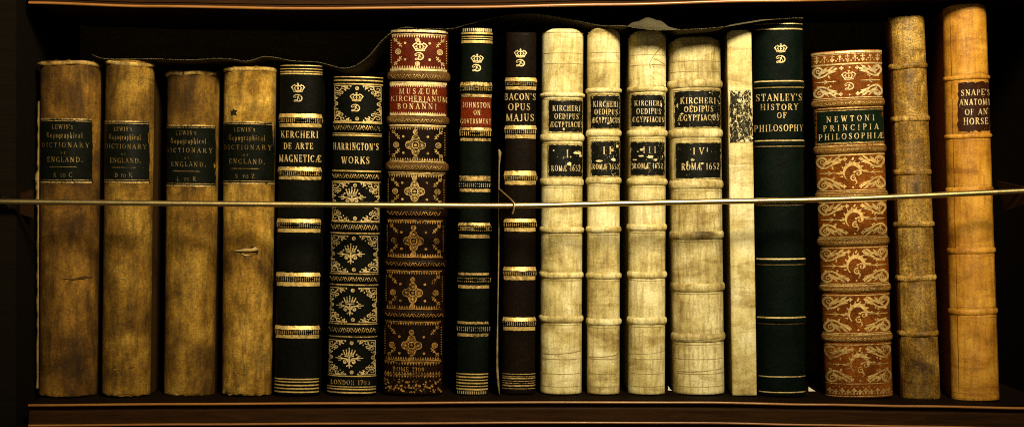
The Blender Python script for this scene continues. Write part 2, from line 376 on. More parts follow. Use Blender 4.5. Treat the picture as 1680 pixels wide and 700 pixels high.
def glyph(d, ch, x, yb, h, sx, bold=1.0):
    for it in GL[ch][1]:
        P = lambda a, b: (x + a*h*sx, yb - b*h)
        if it[0] == 's':
            _, gx, y0, y1, sf = it
            d.stroke([P(gx, y0), P(gx, y1)], T*h*bold*min(1, sx*1.15)*.92)
            if sf & 1: d.stroke([P(gx - .14, y0 + .02), P(gx + .14, y0 + .02)], .05*h*bold)
            if sf & 2: d.stroke([P(gx - .14, y1 - .02), P(gx + .14, y1 - .02)], .05*h*bold)
        elif it[0] == 'l': d.stroke([P(it[1], it[2]), P(it[3], it[4])], it[5]*h*bold)
        elif it[0] == 'a':
            _, cx, cy, rx, ry, a0, a1 = it
            n = max(6, int(abs(a1 - a0)/20)); pts, ws = [], []
            for i in range(n + 1):
                a = math.radians(lerp(a0, a1, i/n))
                pts.append(P(cx + rx*math.cos(a), cy + ry*math.sin(a)))
                ws.append((t_ + (T - t_)*abs(math.cos(a))**1.4)*h*bold)
            d.stroke(pts, ws)
        elif it[0] == 'p': d.stroke([P(*q) for q in it[1]], [w*h*bold for w in it[2]])
        elif it[0] == 'd': q = P(it[1], it[2]); d.disc(q[0], q[1], it[3]*h)
def text(d, s, x0, x1, y0, y1, bold=1.15, small_from=None):
    bold *= .66
    h = y1 - y0
    hs = [h if small_from is None or i < small_from else h*.8 for i in range(len(s))]
    ws = [GL[c][0]*hh for c, hh in zip(s, hs)]
    nat = sum(ws); span = x1 - x0; n = len(s) - 1
    gap = 0; sx = 1.0
    minimum = .16*h*n
    if nat + minimum > span: sx = (span - minimum)/nat; gap = .16*h
    elif n: gap = (span - nat)/n
    if gap > .8*h and n: sx = min(1.1, (span - .8*h*n)/nat); gap = (span - nat*sx)/n
    x = x0
    for c, w, hh in zip(s, ws, hs):
        glyph(d, c, x, y1 + random.uniform(-.25, .25), hh*random.uniform(.97, 1.03), sx, bold*random.uniform(.92, 1.1)); x += w*sx + gap

def emblem(d, x, y, s=1.0):
    """open crown over a script D; x,y = middle of the crown, width about 24 s"""
    P = lambda a, b: (x + a*s, y + b*s)
    d.stroke([P(-8.5, 6.6), P(0, 7.6), P(8.5, 6.6)], 1.6*s); d.stroke([P(-9, 4.0), P(0, 5.0), P(9, 4.0)], 1.3*s)
    for k in range(-3, 4): d.disc(*P(k*2.5, 5.6 - abs(k)*.12), .75*s, 6)
    for sg in (-1, 1):
        d.stroke([P(sg*8.6, 3.8), P(sg*11.4, -.8), P(sg*9.5, -4.2), P(sg*5.4, -4.6), P(sg*1.2, -3.6)], [1.6*s, 2.0*s, 1.8*s, 1.6*s, 1.3*s])
        d.stroke([P(sg*4.2, 3.8), P(sg*5.9, 0), P(sg*4.2, -3.0), P(sg*.8, -3.4)], 1.3*s)
        d.disc(*P(sg*6.3, .4), 1.5*s, 7); d.disc(*P(sg*11.4, -1.2), 1.5*s, 7); d.disc(*P(sg*6.2, -5.6), 1.2*s, 7)
    d.stroke([P(0, 3.8), P(0, -3.6)], 1.3*s); d.disc(*P(0, 1.0), 1.7*s, 7)
    d.disc(*P(0, -5.0), 1.7*s, 8); d.stroke([P(0, -5), P(0, -9.4)], 1.2*s); d.stroke([P(-2, -7.7), P(2, -7.7)], 1.1*s)
def script_d(d, x, y, s=1.0):
    P = lambda a, b: (x + a*s, y + b*s)
    bowl = [(-8.5, -4.4), (-4, -6.6), (2.2, -6.4), (6.8, -3.4), (8.4, 1.2), (6.2, 5.6), (1.4, 7.4), (-4, 6.6), (-7.8, 7.6), (-8.6, 5.6), (-6, 4.4), (-2.6, 4.8)]
    c = catmull(bowl, 5); d.stroke([P(*q) for q in c], [(1.4 + 1.2*math.sin(PI*min(1, i/len(c)*1.25)))*s for i in range(len(c))])
    st2 = catmull([(-8.5, -4.4), (-9.2, -1.6), (-6.4, -.6), (-4.6, -2.8)], 4); d.stroke([P(*q) for q in st2], 1.5*s)
    st3 = catmull([(1.8, -4.4), (-.6, 0), (-1.4, 3.4), (-3.4, 5.4)], 4); d.stroke([P(*q) for q in st3], 2.0*s)
    st4 = catmull([(-2.8, -3.6), (.8, -.8), (3.4, 2.2), (3.6, 4.2)], 4); d.stroke([P(*q) for q in st4], 1.2*s)

# ------------------------------------------------------------------ the books
SHELF = [(40, 652), (300, 650), (600, 648.5), (900, 647), (1150, 647.5), (1350, 652), (1500, 655.5), (1700, 660)]
class Book:
    def __init__(b, label, group, tl, tr, bl, br, ytop, bulge=.2, p=2.3, yaw=0, depth=300, y=0, spine='green', board='board_dark', seed=1, wob=.7, name='book'):
        b.xt, b.xb = (tl + tr)/2, (bl + br)/2; b.wt, b.wb = tr - tl, br - bl
        b.yb = interp(SHELF, b.xb); b.ytop = ytop; b.seed = seed; b.p = p; b.wobk = wob
        b.tilt = math.atan2(b.xt - b.xb, b.yb - ytop); b.h = (b.yb - ytop)/math.cos(b.tilt)
        b.bd = bulge*(b.wt + b.wb)/2; b.bands = []; b.depth = depth; b.spine_mat = spine
        b.root = empty(name, label, 'book', W(b.xb, b.yb, y), group)
        b.root.rotation_euler = (0, b.tilt, math.radians(yaw))
        b.cos = math.cos(b.tilt)
        b._spine_done = False; b.board = board
    def hw(b, v): return lerp(b.wb, b.wt, v/b.h)/2
    def loc(b, px, py):
        v = (b.yb - py)/b.cos
        return px - lerp(b.xb, b.xt, v/b.h), v
    def wob(b, u, v): return b.wobk*noise.noise(Vector((u*.03 + b.seed*7.3, v*.018, b.seed*3.1)))*1.6
    def prof(b, un):
        un = max(-1, min(1, un)); return b.bd*(1 - (max(0, 1 - abs(un)**b.p))**(1/b.p))
    def bump_at(b, v):
        r = 0
        for (c, hw, h, *_r) in b.bands:
            q = abs(v - c)/hw
            if q < 1: r = max(r, h*math.sqrt(1 - q*q))
        return r
    def surf(b, u, v, off=0.0, bumped=True):
        """u px from the spine's middle, v px above its foot -> local metres, off px above the leather"""
        H = b.hw(v); un = max(-.992, min(.992, u/H))
        y = b.prof(un) + b.wob(u, v)
        e = .004; dydx = (b.prof(min(1, un + e)) - b.prof(max(-1, un - e)))/(2*e*H)
        n = Vector((dydx, -1, 0)); n.normalize()
        o = off + (b.bump_at(v) if bumped else 0)
        endr = 0
        for q in (v, b.h - v):
            if q < 4: endr += (1 - q/4)**2*2.2
        return Vector(((un*H + n.x*o)*S, (y + n.y*o + endr)*S, v*S))
    def side(b, t, v, o=0):
        """t in -1..1 along the rounded profile"""
        a = t*PI/2; un = math.copysign(abs(math.sin(a))**(2/b.p), a)
        un = max(-1, min(1, un)); y = b.bd*(1 - abs(math.cos(a))**(2/b.p))
        H = b.hw(v)
        n = Vector((math.copysign(abs(un)**(b.p - 1), un)/H, -max(1e-4, (1 - y/b.bd))**(b.p - 1)/b.bd, 0)) if b.bd > 0 else Vector((0, -1, 0))
        n.normalize()
        endr = 0
        for q in (v, b.h - v):
            if q < 4: endr += (1 - q/4)**2*2.2
        return Vector(((un*H + n.x*(o + b.wob(un*H, v)*-.0))*S, (y + b.wob(un*H, v)*(1 - abs(un)**6) + n.y*o + endr)*S, v*S))
    def build(b, head=0, crumple=0):
        nu, nv = 30, max(30, int(b.h/7))
        V, F = [], []
        vs = [0, 1, 2, 4] + [lerp(6, b.h - 6, i/nv) for i in range(nv + 1)] + [b.h - 4, b.h - 2, b.h - 1, b.h]
        for ring in (0, 1):
            for v in vs:
                for i in range(nu + 1):
                    t = -1 + 2*i/nu
                    P = b.side(t, v, 0 if ring == 0 else -5)
                    if crumple and ring == 0:
                        u = P.x/S
                        k = crumple*max(0, 1 - (b.h - v)/12)
                        P.z += k*S*(noise.noise(Vector((u*.10, b.seed*5, 0)))*3.0)
                        P.y += k*S*(noise.noise(Vector((u*.16, v*.12, b.seed)))*4)
                        k = crumple*max(0, 1 - v/12)
                        P.y += k*S*(noise.noise(Vector((u*.14, v*.2, b.seed + 9)))*4)
                        if v < 9: P.z += k*S*abs(noise.noise(Vector((u*.08, b.seed*3, 4))))*5
                    if head:
                        un = abs(P.x/S)/b.hw(v); q = max(0, (un - .45)/.55)
                        P.z -= head*q*q*max(0, 1 - (b.h - v)/24)*S
                    V.append(P)
        R = len(vs); N = nu + 1
        idx = lambda ring, j, i: ring*R*N + j*N + i
        for j in range(R - 1):
            for i in range(nu):
                F.append((idx(0, j, i), idx(0, j, i+1), idx(0, j+1, i+1), idx(0, j+1, i)))
                F.append((idx(1, j, i), idx(1, j+1, i), idx(1, j+1, i+1), idx(1, j, i+1)))
        for j in (0, R - 1):
            for i in range(nu): F.append((idx(0, j, i), idx(0, j, i+1), idx(1, j, i+1), idx(1, j, i)))
        for i in (0, nu):
            for j in range(R - 1): F.append((idx(0, j, i), idx(0, j+1, i), idx(1, j+1, i), idx(1, j, i)))
        b.spine = link('spine', V, F, M[b.spine_mat], b.root)
        sharp(b.spine, 60)
        # boards
        for sg in (-1, 1):
            V, F = [], []
            ny, nz = 10, 14
            for lay in (0, 1):
                for k in range(nz + 1):
                    for j in range(ny + 1):
                        v = lerp(0.4, b.h - (.5 if not head else head + .5), k/nz); yy = b.bd*.86 + b.depth*(j/ny)**1.4
                        xo = b.hw(v) - (.6 if lay == 0 else 6.5)
                        if lay == 0:
                            joint = 1.6*math.exp(-((yy - b.bd - 9)/5)**2); xo -= joint + .5*noise.noise(Vector((yy*.03, v*.03, b.seed + sg)))
                        V.append(Vector((sg*xo*S, yy*S, v*S)))
            N2 = (ny + 1)*(nz + 1); q = lambda l, k, j: l*N2 + k*(ny + 1) + j
            for k in range(nz):
                for j in range(ny):
                    F.append((q(0, k, j), q(0, k, j+1), q(0, k+1, j+1), q(0, k+1, j)))
                    F.append((q(1, k, j), q(1, k+1, j), q(1, k+1, j+1), q(1, k, j+1)))
            for k in (0, nz):
                for j in range(ny): F.append((q(0, k, j), q(0, k, j+1), q(1, k, j+1), q(1, k, j)))
            for j in (0, ny):
                for k in range(nz): F.append((q(0, k, j), q(0, k+1, j), q(1, k+1, j), q(1, k, j)))
            ob = link('front_cover' if sg > 0 else 'back_cover', V, F, M[b.board], b.root); sharp(ob, 50)
        V = []
        for v in (5, b.h - 6):
            for yy in (b.bd*.7 + 9, b.bd + b.depth - 8):
                for sg in (-1, 1): V.append(Vector((sg*(b.hw(v) - 6.7)*S, yy*S, v*S)))
        F = [(0, 1, 3, 2), (4, 5, 7, 6), (0, 1, 5, 4), (2, 3, 7, 6), (0, 2, 6, 4), (1, 3, 7, 5)]
        link('page_block', V, F, M['pages'], b.root, False)
    def band(b, y0, y1, h, mat=None, rough=.3, at=None):
        """a raised band across the spine between photo rows y0,y1, h px proud"""
        x = (b.xt + b.xb)/2
        v0, v1 = b.loc(x, y1)[1], b.loc(x, y0)[1]; c, hw = (v0 + v1)/2, (v1 - v0)/2
        nu, ns = 28, 9; V, F = [], []
        sd = random.random()*99
        for k in range(ns + 1):
            a = -PI/2 + PI*k/ns
            for i in range(nu + 1):
                t = -1.0 + 2.0*i/nu
                sag = rough*2*noise.noise(Vector((t*1.5, sd, 0))); fat = 1 + rough*.8*noise.noise(Vector((t*4, sd, 5)))
                V.append(b.side(t, c + math.sin(a)*hw + sag, -.8 + (h + .8)*fat*math.cos(a)))
        for k in range(ns):
            for i in range(nu):
                F.append((k*(nu+1) + i, k*(nu+1) + i + 1, (k+1)*(nu+1) + i + 1, (k+1)*(nu+1) + i))
        F.append([k*(nu+1) for k in range(ns + 1)]); F.append([k*(nu+1) + nu for k in range(ns + 1)][::-1])
        F.append([i for i in range(nu + 1)][::-1] + []) if False else None
        ob = link('raised_band', V, F, M[mat or b.spine_mat], b.root)
        b.bands.append((c, hw, h))
        return ob
    def deco(b, name, d, mat, off=.55, parent=None):
        V, F = [], []
        for pts, k in d.polys:
            i0 = len(V)
            for (px, py) in pts:
                u, v = b.loc(px, py); v = max(1, min(b.h - 1, v)); V.append(b.surf(u, v, off + k*.035))
            F.append(list(range(i0, len(V))))
        ob = link(name, V, F, M[mat], parent or b.root, False)
        return ob
    def rule(b, name, x0, x1, y, h, mat, off=.55, parent=None, wob=.2):
        g = Deco(); g.bar(x0, x1, y, h, wob); return b.deco(name, g, mat, off, parent)
    def patch(b, name, x0, x1, y0, y1, mat, off=.35, ragged=.5, parent=None, nu=22, nv=18):
        V, F = [], []
        sd = random.random()*50
        for j in range(nv + 1):
            for i in range(nu + 1):
                px, py = lerp(x0, x1, i/nu), lerp(y0, y1, j/nv)
                if i in (0, nu): px += ragged*noise.noise(Vector((j*.7, sd, i)))*2
                if j in (0, nv): py += ragged*noise.noise(Vector((i*.6, sd, j + 9)))*2
                # keep the patch square with the book, whatever its lean
                u, v = b.loc(px + 0, py); V.append(b.surf(u, v, off))
        for j in range(nv):
            for i in range(nu):
                a = j*(nu+1) + i; F.append((a, a + 1, a + nu + 2, a + nu + 1))
        return link(name, V, F, M[mat], parent or b.root)
    def c(b, py):
        v = (b.yb - py)/b.cos; return lerp(b.xb, b.xt, v/b.h)
    def lr(b, py, inset=1.5):
        v = (b.yb - py)/b.cos; return b.c(py) - b.hw(v) + inset, b.c(py) + b.hw(v) - inset

books = []
# --- four cloth volumes of a dictionary
GD = 'cloth bound volumes of the dictionary of England'
def dictionary(label, tl, tr, bl, br, ytop, cm, lx0, lx1, ly0, ly1, last, lm, seed, yaw=0, y=0):
    b = Book(label, GD, tl, tr, bl, br, ytop, .42, 2.1, yaw, 300, y, cm, 'board_cloth', seed, 1.6)
    b.build(crumple=1.0)
    # rolled cloth at the head
    lip = b.band(ytop + 1, ytop + 8.5, 2.4, cm + '_lip', 2.2); lip.name = 'head_cap'; b.bands.pop()
    lab = b.patch('title_label', lx0, lx1, ly0, ly1, lm, .45, .5)
    for (yy, hh) in ((ly0 + 1.2, 2.2), (ly1 - 1.2, 2.4), (ly0 + 4.5, .8), (ly1 - 5, .8)): b.rule('gilt_rule', lx0 + 1, lx1 - 1, yy, hh, 'gilt_worn', .8, lab, .3)
    d = Deco(); w = lx1 - lx0; X = lambda f: lx0 + w*f; Y = lambda f: ly0 + (ly1 - ly0)*f
    text(d, "LEWIS'S", X(.27), X(.67), Y(.10), Y(.165), 1.1, 6)
    text(d, 'ŧopographical', X(.16), X(.84), Y(.215), Y(.305), 1.0)
    text(d, 'DICTIONARY', X(.05), X(.95), Y(.375), Y(.45), 1.15)
    text(d, 'OF', X(.44), X(.54), Y(.52), Y(.555), 1.1)
    text(d, 'ENGLAND.', X(.17), X(.84), Y(.60), Y(.675), 1.15)
    d.bar(X(.22), X(.74), Y(.752), 1.0)
    k = last.split()
    text(d, k[0], X(.29), X(.36), Y(.84), Y(.91), 1.15); text(d, k[1], X(.43), X(.54), Y(.855), Y(.91), 1.1); text(d, k[2], X(.60), X(.69), Y(.835), Y(.91), 1.15)
    b.deco('lettering', d, 'gilt_dim', .8, lab)
    books.append(b); return b
b1 = dictionary('brown cloth dictionary volume lettered A to C, leftmost book on the shelf', 57, 157, 55, 150, 99, 'cloth_brown', 62, 147, 194, 300, 'A TO C', 'black_label', 1, 2)
b2 = dictionary('olive cloth dictionary volume lettered D to K, label chipped, second from the left end', 167, 247, 160, 240, 98, 'cloth_olive', 166.5, 241, 198, 300, 'D TO K', 'peel_cloth', 2, 1)
b3 = dictionary('dull tan cloth dictionary volume lettered L to R, third from the left end', 268, 355, 262, 346, 112, 'cloth_olive', 265, 350, 202, 304, 'L TO R', 'black_label', 3, 0, 14)
b4 = dictionary('tan cloth dictionary volume lettered S to Z, its spine holed and torn', 362, 449, 359, 441, 109, 'cloth_tan', 360.5, 447, 199, 302, 'S TO Z', 'black_label', 4, 0)
# damage on the last one: a star-shaped hole and a curled snag
d = Deco(); d.poly([(377, 183), (381, 182), (382, 178), (385, 181), (390, 181), (387, 185), (389, 190), (383, 188), (378, 191), (379, 186)])
b4.deco('worn_hole', d, 'dark_hole', .5)
def curl(b, pts, r, mat, name='torn_flap', lift=2.0):
    V, F = [], []; n = 8
    for k, (px, py, s) in enumerate(pts):
        u, v = b.loc(px, py); P = b.surf(u, v, lift*s)
        for i in range(n):
            a = 2*PI*i/n; V.append(P + Vector((0, -math.cos(a)*r*s*S, math.sin(a)*r*s*S)))
    for k in range(len(pts) - 1):
        for i in range(n): F.append((k*n + i, k*n + (i+1) % n, (k+1)*n + (i+1) % n, (k+1)*n + i))
    F.append(list(range(n))); F.append([(len(pts)-1)*n + i for i in range(n)])
    return link(name, V, F, M[mat], b.root)
d = Deco(); d.poly([(381, 412), (395, 407), (415, 404), (424, 407), (422, 416), (408, 421), (394, 415)])
b4.deco('worn_hole', d, 'dark_hole', .5)
curl(b4, [(382, 411.5, .25), (392, 411, .7), (404, 410, 1), (412, 410, 1.0), (418, 408, 1.4), (424, 409, .4)], 2.8, 'cloth_edge')
curl(b4, [(395, 416, .3), (403, 418.5, .8), (410, 419, .3)], 1.8, 'cloth_edge')
curl(b1, [(103, 457, .2), (120, 458, .6), (135, 455, 1.2), (147, 455.5, .5)], 2.4, 'cloth_brown', 'cloth_crease', .3)
curl(b1, [(70, 430, .2), (90, 437, .5), (108, 452, .3)], 1.6, 'cloth_brown', 'cloth_crease', .1)
curl(b2, [(172, 608, .2), (190, 606, .8), (215, 603, .8), (236, 598, .4)], 1.8, 'cloth_olive', 'cloth_crease', .2)
curl(b2, [(197, 457, .6), (206, 456.5, 1.0), (207, 463, .8), (211, 468, .3)], .9, 'cloth_edge', 'loose_thread', .4)
curl(b4, [(399, 560, .2), (399, 580, .7), (401, 605, 1), (396, 635, .4)], 1.5, 'cloth_tan', 'cloth_crease', .2)
# frayed left joint of the first volume
V, F = [], []
for k in range(60):
    py = lerp(165, 640, k/59); u, v = b1.loc(b1.lr(py, 0)[0], py); wv = 2.0 + 2.4*abs(noise.noise(Vector((k*.35, 3, 1)))) + (3 if 285 < py < 335 else 0)
    y0 = b1.bd*.7
    V += [Vector(((u + 1.5)*S, (y0 - 2)*S, v*S)), Vector(((u - wv)*S, (y0 + 3*noise.noise(Vector((k*.6, 0, 2))))*S, v*S)), Vector(((u + .5)*S, (y0 + 9)*S, v*S))]
for k in range(59):
    for j in range(2): F.append((k*3 + j, k*3 + j + 1, k*3 + j + 4, k*3 + j + 3))
link('frayed_joint', V, F, M['cloth_edge'], b1.root)

# --- dark bindings with gilt rules
def rules_book(b, groups, mat='gilt_bar', proud=3.0, bandmat=None, tickmat='gilt_worn'):
    for (a0, a1, t0, t1, c0, c1) in groups:
        b.band(t0 - 2.5, t1 + 1.5, proud, bandmat)
    for (a0, a1, t0, t1, c0, c1) in groups:
        l, r = b.lr((a0 + c1)/2)
        b.rule('gilt_rule', l, r, (a0 + a1)/2, a1 - a0, mat, .6, b.spine, .4); b.rule('gilt_rule', l, r, (c0 + c1)/2, c1 - c0, mat, .6, b.spine, .4)
        g = Deco(); g.ticks(l, r, t0, t1, 3.0, 1.3); b.deco('gilt_ornament', g, tickmat, .6)
def title(b, lines, mat='gilt_text', bold=1.2, parent=None, off=.6):
    d = Deco()
    for (s, x0, x1, y0, y1) in lines: text(d, s, x0, x1, y0, y1, bold)
    return b.deco('lettering', d, mat, off, parent or b.spine)
def crest(b, x, y, xd, yd, s=1.0, mat='gilt_pale', sd=1.0):
    d = Deco(); emblem(d, x, y - .6, s*.97); script_d(d, xd, yd + .8, sd*.86); b.deco('gilt_emblem', d, mat, .6)
def lines(b, ys, mat='gilt', inset=1.0):
    for (y, h) in ys:
        l, r = b.lr(y, inset); b.rule('gilt_rule', l, r, y, h, mat, .6, b.spine)

b = b5 = Book('slim black green book with broad gilt bands, title on the magnetic art', None, 458, 528, 448, 522, 105, .28, 2.2, 0, 300, 0, 'near_black', 'board_dark', 5)
b.build()
rules_book(b, [(186.5, 193, 194, 201, 202.5, 208.5), (274, 280, 281, 287.5, 289, 294.5), (359, 365, 366, 373, 375, 381), (447, 453, 454, 460.5, 462.5, 469), (534, 540, 541, 547.5, 549, 554.5)])
lines(b, [(107.5, 1.4), (113, 1.2), (117.5, 1.8), (121, 2.2)], 'gilt_bar'); lines(b, [(621.5, 2), (626, 1.8), (631.5, 2.2), (637, 2), (642.5, 2.2)], 'gilt_bar')
crest(b, 489, 145, 489, 160, .92, 'gilt_pale', .88)
title(b, [('KERCHERI', 460, 521, 215, 226), ('DE ARTE', 465, 513, 234.5, 244.5), ('MAGNETICÆ', 457, 525, 254, 265.5)])
books.append(b)

# --- book with lace corners
b = b6 = Book('short black book with gilt lace corners and crowned fleurons, lettered LONDON 1703 at the foot', None, 546, 628, 535, 616, 124, .28, 2.2, 0, 300, 0, 'near_black', 'board_dark', 6)
b.build()
for (y0, y1) in ((203, 217), (283, 296), (365, 380), (451, 464), (534, 548)): b.band(y0, y1, 3.0, 'near_black')
def roll(d, l, r, y0, y1, step=7.0):
    """tooled roll along a band: little S scrolls and dots"""
    x = l + 2; m = (y0 + y1)/2; a = (y1 - y0)/2; k = 0
    while x + step < r:
        sg = 1 if k % 2 else -1
        d.stroke([(x, m + a*.7*sg), (x + step*.3, m + a*.2*sg), (x + step*.55, m - a*.7*sg), (x + step*.85, m - a*.2*sg), (x + step*.7, m + a*.3*sg)], 1.0)
        d.disc(x + step*.95, m + a*.6*sg, .9, 6); x += step; k += 1
def lace_panel(b, y0, y1, kind, mat='gilt'):
    d = Deco(); l, r = b.lr((y0 + y1)/2, 3); cx, cy = (l + r)/2, (y0 + y1)/2; H = y1 - y0
    lx, rx = l, r; cw, chh = (r - l)*.38, H*.42
    rnd = random.Random(3)
    for sx, sy in ((1, 1), (-1, 1), (1, -1), (-1, -1)):
        ox, oy = (l if sx > 0 else r), (y0 + 1 if sy > 0 else y1 - 1)
        P = lambda a, c: (ox + sx*a*cw, oy + sy*c*chh)
        d.stroke([P(0, 0), P(1, 0)], 1.0); d.stroke([P(0, 0), P(0, 1)], 1.0)
        for (a, c, q, fl, s0) in ((.18, .2, .17, 1, 0), (.50, .16, .14, -1, 1), (.16, .55, .14, 1, 2), (.42, .42, .12, -1, 3), (.75, .10, .08, 1, 1), (.08, .82, .08, 1, 4)):
            x, y = P(a, c); d.spiral(x, y, q*cw*1.15, s0 + (0 if sx > 0 else PI), 1.1, 2.0, .8, chh/cw*.9, fl*sx*sy)
        for (a, c) in ((.95, .06), (.66, .30), (.33, .62), (.30, .34), (.05, .98), (.62, .04), (.04, .4), (.85, .2), (.2, .78)): x, y = P(a, c); d.disc(x, y, 1.15, 6)
    for (x, y) in ((cx, y0 + 5), (cx, y1 - 5), (l + 3.5, cy), (r - 3.5, cy)): d.ring(x, y, 2.4, 1.5, 10); d.disc(x, y, 1.0, 6)
    b.deco('gilt_ornament', d, mat, .6)
def fleuron(b, x, y, mat='gilt', s=1.0):
    d = Deco(); P = lambda a, c: (x + a*s, y + c*s)
    d.stroke([P(-8, -4), P(0, -3), P(8, -4)], 1.5*s); d.stroke([P(-8, -6.5), P(0, -5.5), P(8, -6.5)], 1.1*s)
    for (a, c, a2, c2) in ((-7, -7, -10, -13), (-3.5, -7, -5, -14), (0, -7, 0, -17), (3.5, -7, 5, -14), (7, -7, 10, -13)):
        d.stroke([P(a - 1, c), P(lerp(a, a2, .5), lerp(c, c2, .5)), P(a2, c2)], [2.4*s, 2.0*s, .8*s]); d.disc(*P(a2, c2 - .4), 1.3*s, 6)
    d.stroke([P(0, -3), P(0, 12), P(0, 17)], [2.4*s, 2.8*s, .8*s])
    for sg in (-1, 1):
        d.spiral(*P(sg*7, 6), 4.6*s, 0 if sg < 0 else PI, 1.3, 1.9*s, 1.1*s, 1, sg); d.disc(*P(sg*7, 6), 1.6*s, 7)
        d.stroke([P(sg*1, 3), P(sg*6, 0), P(sg*13, 0), P(sg*24, -1)], [1.2*s, 1.6*s, 2.2*s, .8*s])
        d.stroke([P(sg*12, 0), P(sg*15, -3), P(sg*19, -3.6)], 1.2*s); d.stroke([P(sg*12, 0), P(sg*15, 3), P(sg*19, 3.2)], 1.2*s)
        d.disc(*P(sg*12.5, -7), 1.5*s, 7); d.disc(*P(sg*15, -5), 1.0*s, 6); d.disc(*P(sg*3.6, 1), 1.2*s, 6)
        d.stroke([P(0, 10), P(sg*4, 13)], 1.6*s); d.disc(*P(sg*4.3, 13), 1.4*s, 6)
    b.deco('gilt_ornament', d, mat, .62)
lace_panel(b, 140, 200, 0)
crest(b, 585, 160, 583.5, 176, .9, 'gilt', .88)
for (y0, y1, x, y) in ((299, 363, 577.5, 324), (386, 447, 575.5, 417), (471, 529, 574, 501.5), (557, 615, 573, 587.5)):
    lace_panel(b, y0, y1, 1, 'gilt'); fleuron(b, x, y, 'gilt', .95)
lines(b, [(126.5, 1.4), (132, 2.0), (138, 2.2)], 'gilt_bar'); lines(b, [(201, 2.6), (219, 1.2), (222, 2.2)], 'gilt_bar'); lines(b, [(280.5, 2.4), (298, 1.6)], 'gilt_bar')
lines(b, [(363.5, 2), (382.5, 2), (449, 2), (467, 2), (531, 2), (552, 1.6)], 'gilt_worn'); lines(b, [(616.5, 1.6), (634, 1.4), (638, 2.2), (643.5, 2.2)], 'gilt_bar')
for (y0, y1) in ((204.5, 215), (284.5, 294), (367, 378), (453, 462), (536, 546)):
    l, r = b.lr(y0, 2); d = Deco(); roll(d, l, r, y0, y1, 6.0); b.deco('gilt_ornament', d, 'gilt_worn', .6)
title(b, [("HARRINGTON'S", 546, 620, 234.5, 246), ('WORKS', 560, 606, 257, 268.5)])
title(b, [('LONDON 1703', 542, 606, 623, 630.5)], 'gilt_worn')
books.append(b)

# --- the big tooled volume with the red labels
b = b7 = Book('thick dark brown gilt tooled book with two red panels at the top of its spine', None, 638, 737, 625, 726, 48, .32, 2.3, 0, 320, 0, 'morocco_brown', 'board_dark', 7)
b.build()
TB = [(116.5, 132.5), (190, 204), (266, 281), (341, 357), (424, 440), (508, 523)]
l, r = b.lr(85, 3); b.patch('red_panel', l, r, 55, 114, 'red_panel', .3, .4)
l, r = b.lr(160, 3); lab = b.patch('title_label', l, r, 136, 189, 'red', .3, .4)
for (y0, y1) in TB: b.band(y0, y1, 3.4, 'tan_band' if y0 < 300 else 'morocco_brown')
def sprig(d, x, y, sx, sy, s=1.0):
    P = lambda a, c: (x + sx*a*s, y + sy*c*s)
    d.stroke([P(-7, -7), P(0, 0), P(6, 7)], 1.4*s)
    for (a, c) in ((-6, -2), (-2, -6), (-1, 3), (3, -1), (2, 7), (6, 2)):
        d.stroke([P((a + c)/2 - 0, (a + c)/2), P(a, c)], 1.3*s); d.stroke([P(lerp((a+c)/2, a, .6), lerp((a+c)/2, c, .6)), P(a*1.12, c*1.12)], [2.4*s, .8*s])
    d.disc(*P(-7, -7), 1.5*s, 6); d.disc(*P(6.5, 7.5), 1.3*s, 6); d.disc(*P(-7.5, -3.5), 1.0*s, 6); d.disc(*P(-3, -8), 1.0*s, 6)
def rosette(d, x, y, r, w=1.3):
    d.ring(x, y, r, w, 14); d.ring(x, y, r*.5, w*.8, 10); d.disc(x, y, .8, 6)
def knot(d, x, y, s=1.0):
    P = lambda a, c: (x + a*s, y + c*s)
    for (a, c) in ((0, -11), (0, 11), (-11, 0), (11, 0)):
        q = P(a, c); d.ring(*q, 6.2*s, 1.7*s, 16); d.disc(*q, 2.2*s, 8); d.ring(*q, 3.6*s, .7*s, 12)
    d.ring(x, y, 6.0*s, 1.6*s, 16); d.disc(x, y, 2.4*s, 8)
    for k in range(4):
        a = PI/4 + k*PI/2; c1 = P(4.5*math.cos(a), 4.5*math.sin(a)); c2 = P(11.5*math.cos(a), 11.5*math.sin(a))
        d.stroke([P(14.5*math.cos(a - .5), 14.5*math.sin(a - .5)), P(11*math.cos(a), 11*math.sin(a)), P(14.5*math.cos(a + .5), 14.5*math.sin(a + .5))], 1.5*s)
def tooled_panel(b, y0, y1, cy, center=True, mat='gilt_worn', teeth_mat='gilt_worn'):
    d = Deco(); l, r = b.lr((y0 + y1)/2, 5); cx = (l + r)/2 - 2
    d.teeth(l, r, y0 + 1, 4.4, 4.0); d.teeth(l, r, y1 - 1, -4.4, 4.0); d.bar(l, r, y0 - .5, 1.4); d.bar(l, r, y1 + .5, 1.4)
    for k in range(int((y1 - y0 - 14)/4)): d.disc(l - .5, y0 + 9 + k*4, 1.1, 6); d.disc(r + .5, y0 + 9 + k*4, .9, 6)
    for sx, sy in ((1, 1), (-1, 1), (1, -1), (-1, -1)):
        sprig(d, (l + 11) if sx > 0 else (r - 10), (y0 + 13) if sy > 0 else (y1 - 13), -sx, sy*-1 if False else sy, .88) if False else sprig(d, (l + 11) if sx > 0 else (r - 10), (y0 + 13) if sy > 0 else (y1 - 13), sx, sy, .85)
    H = (y1 - y0)
    for (a, c) in ((-20, -14), (20, -14), (-20, 13), (20, 13)): d.disc(cx + a, cy + c, 2.1, 8)
    rosette(d, l + 11, cy, 4.2); rosette(d, r - 10, cy, 4.2)
    if center:
        knot(d, cx, cy, .94); rosette(d, cx, cy - 21.5, 3.6); rosette(d, cx, cy + 21.5, 3.6)
    else:
        rosette(d, cx, y0 + 9, 3.2); rosette(d, cx, y1 - 8, 3.4)
    b.deco('gilt_ornament', d, mat, .62)
tooled_panel(b, 57, 113, 85, False, 'gilt_pale')
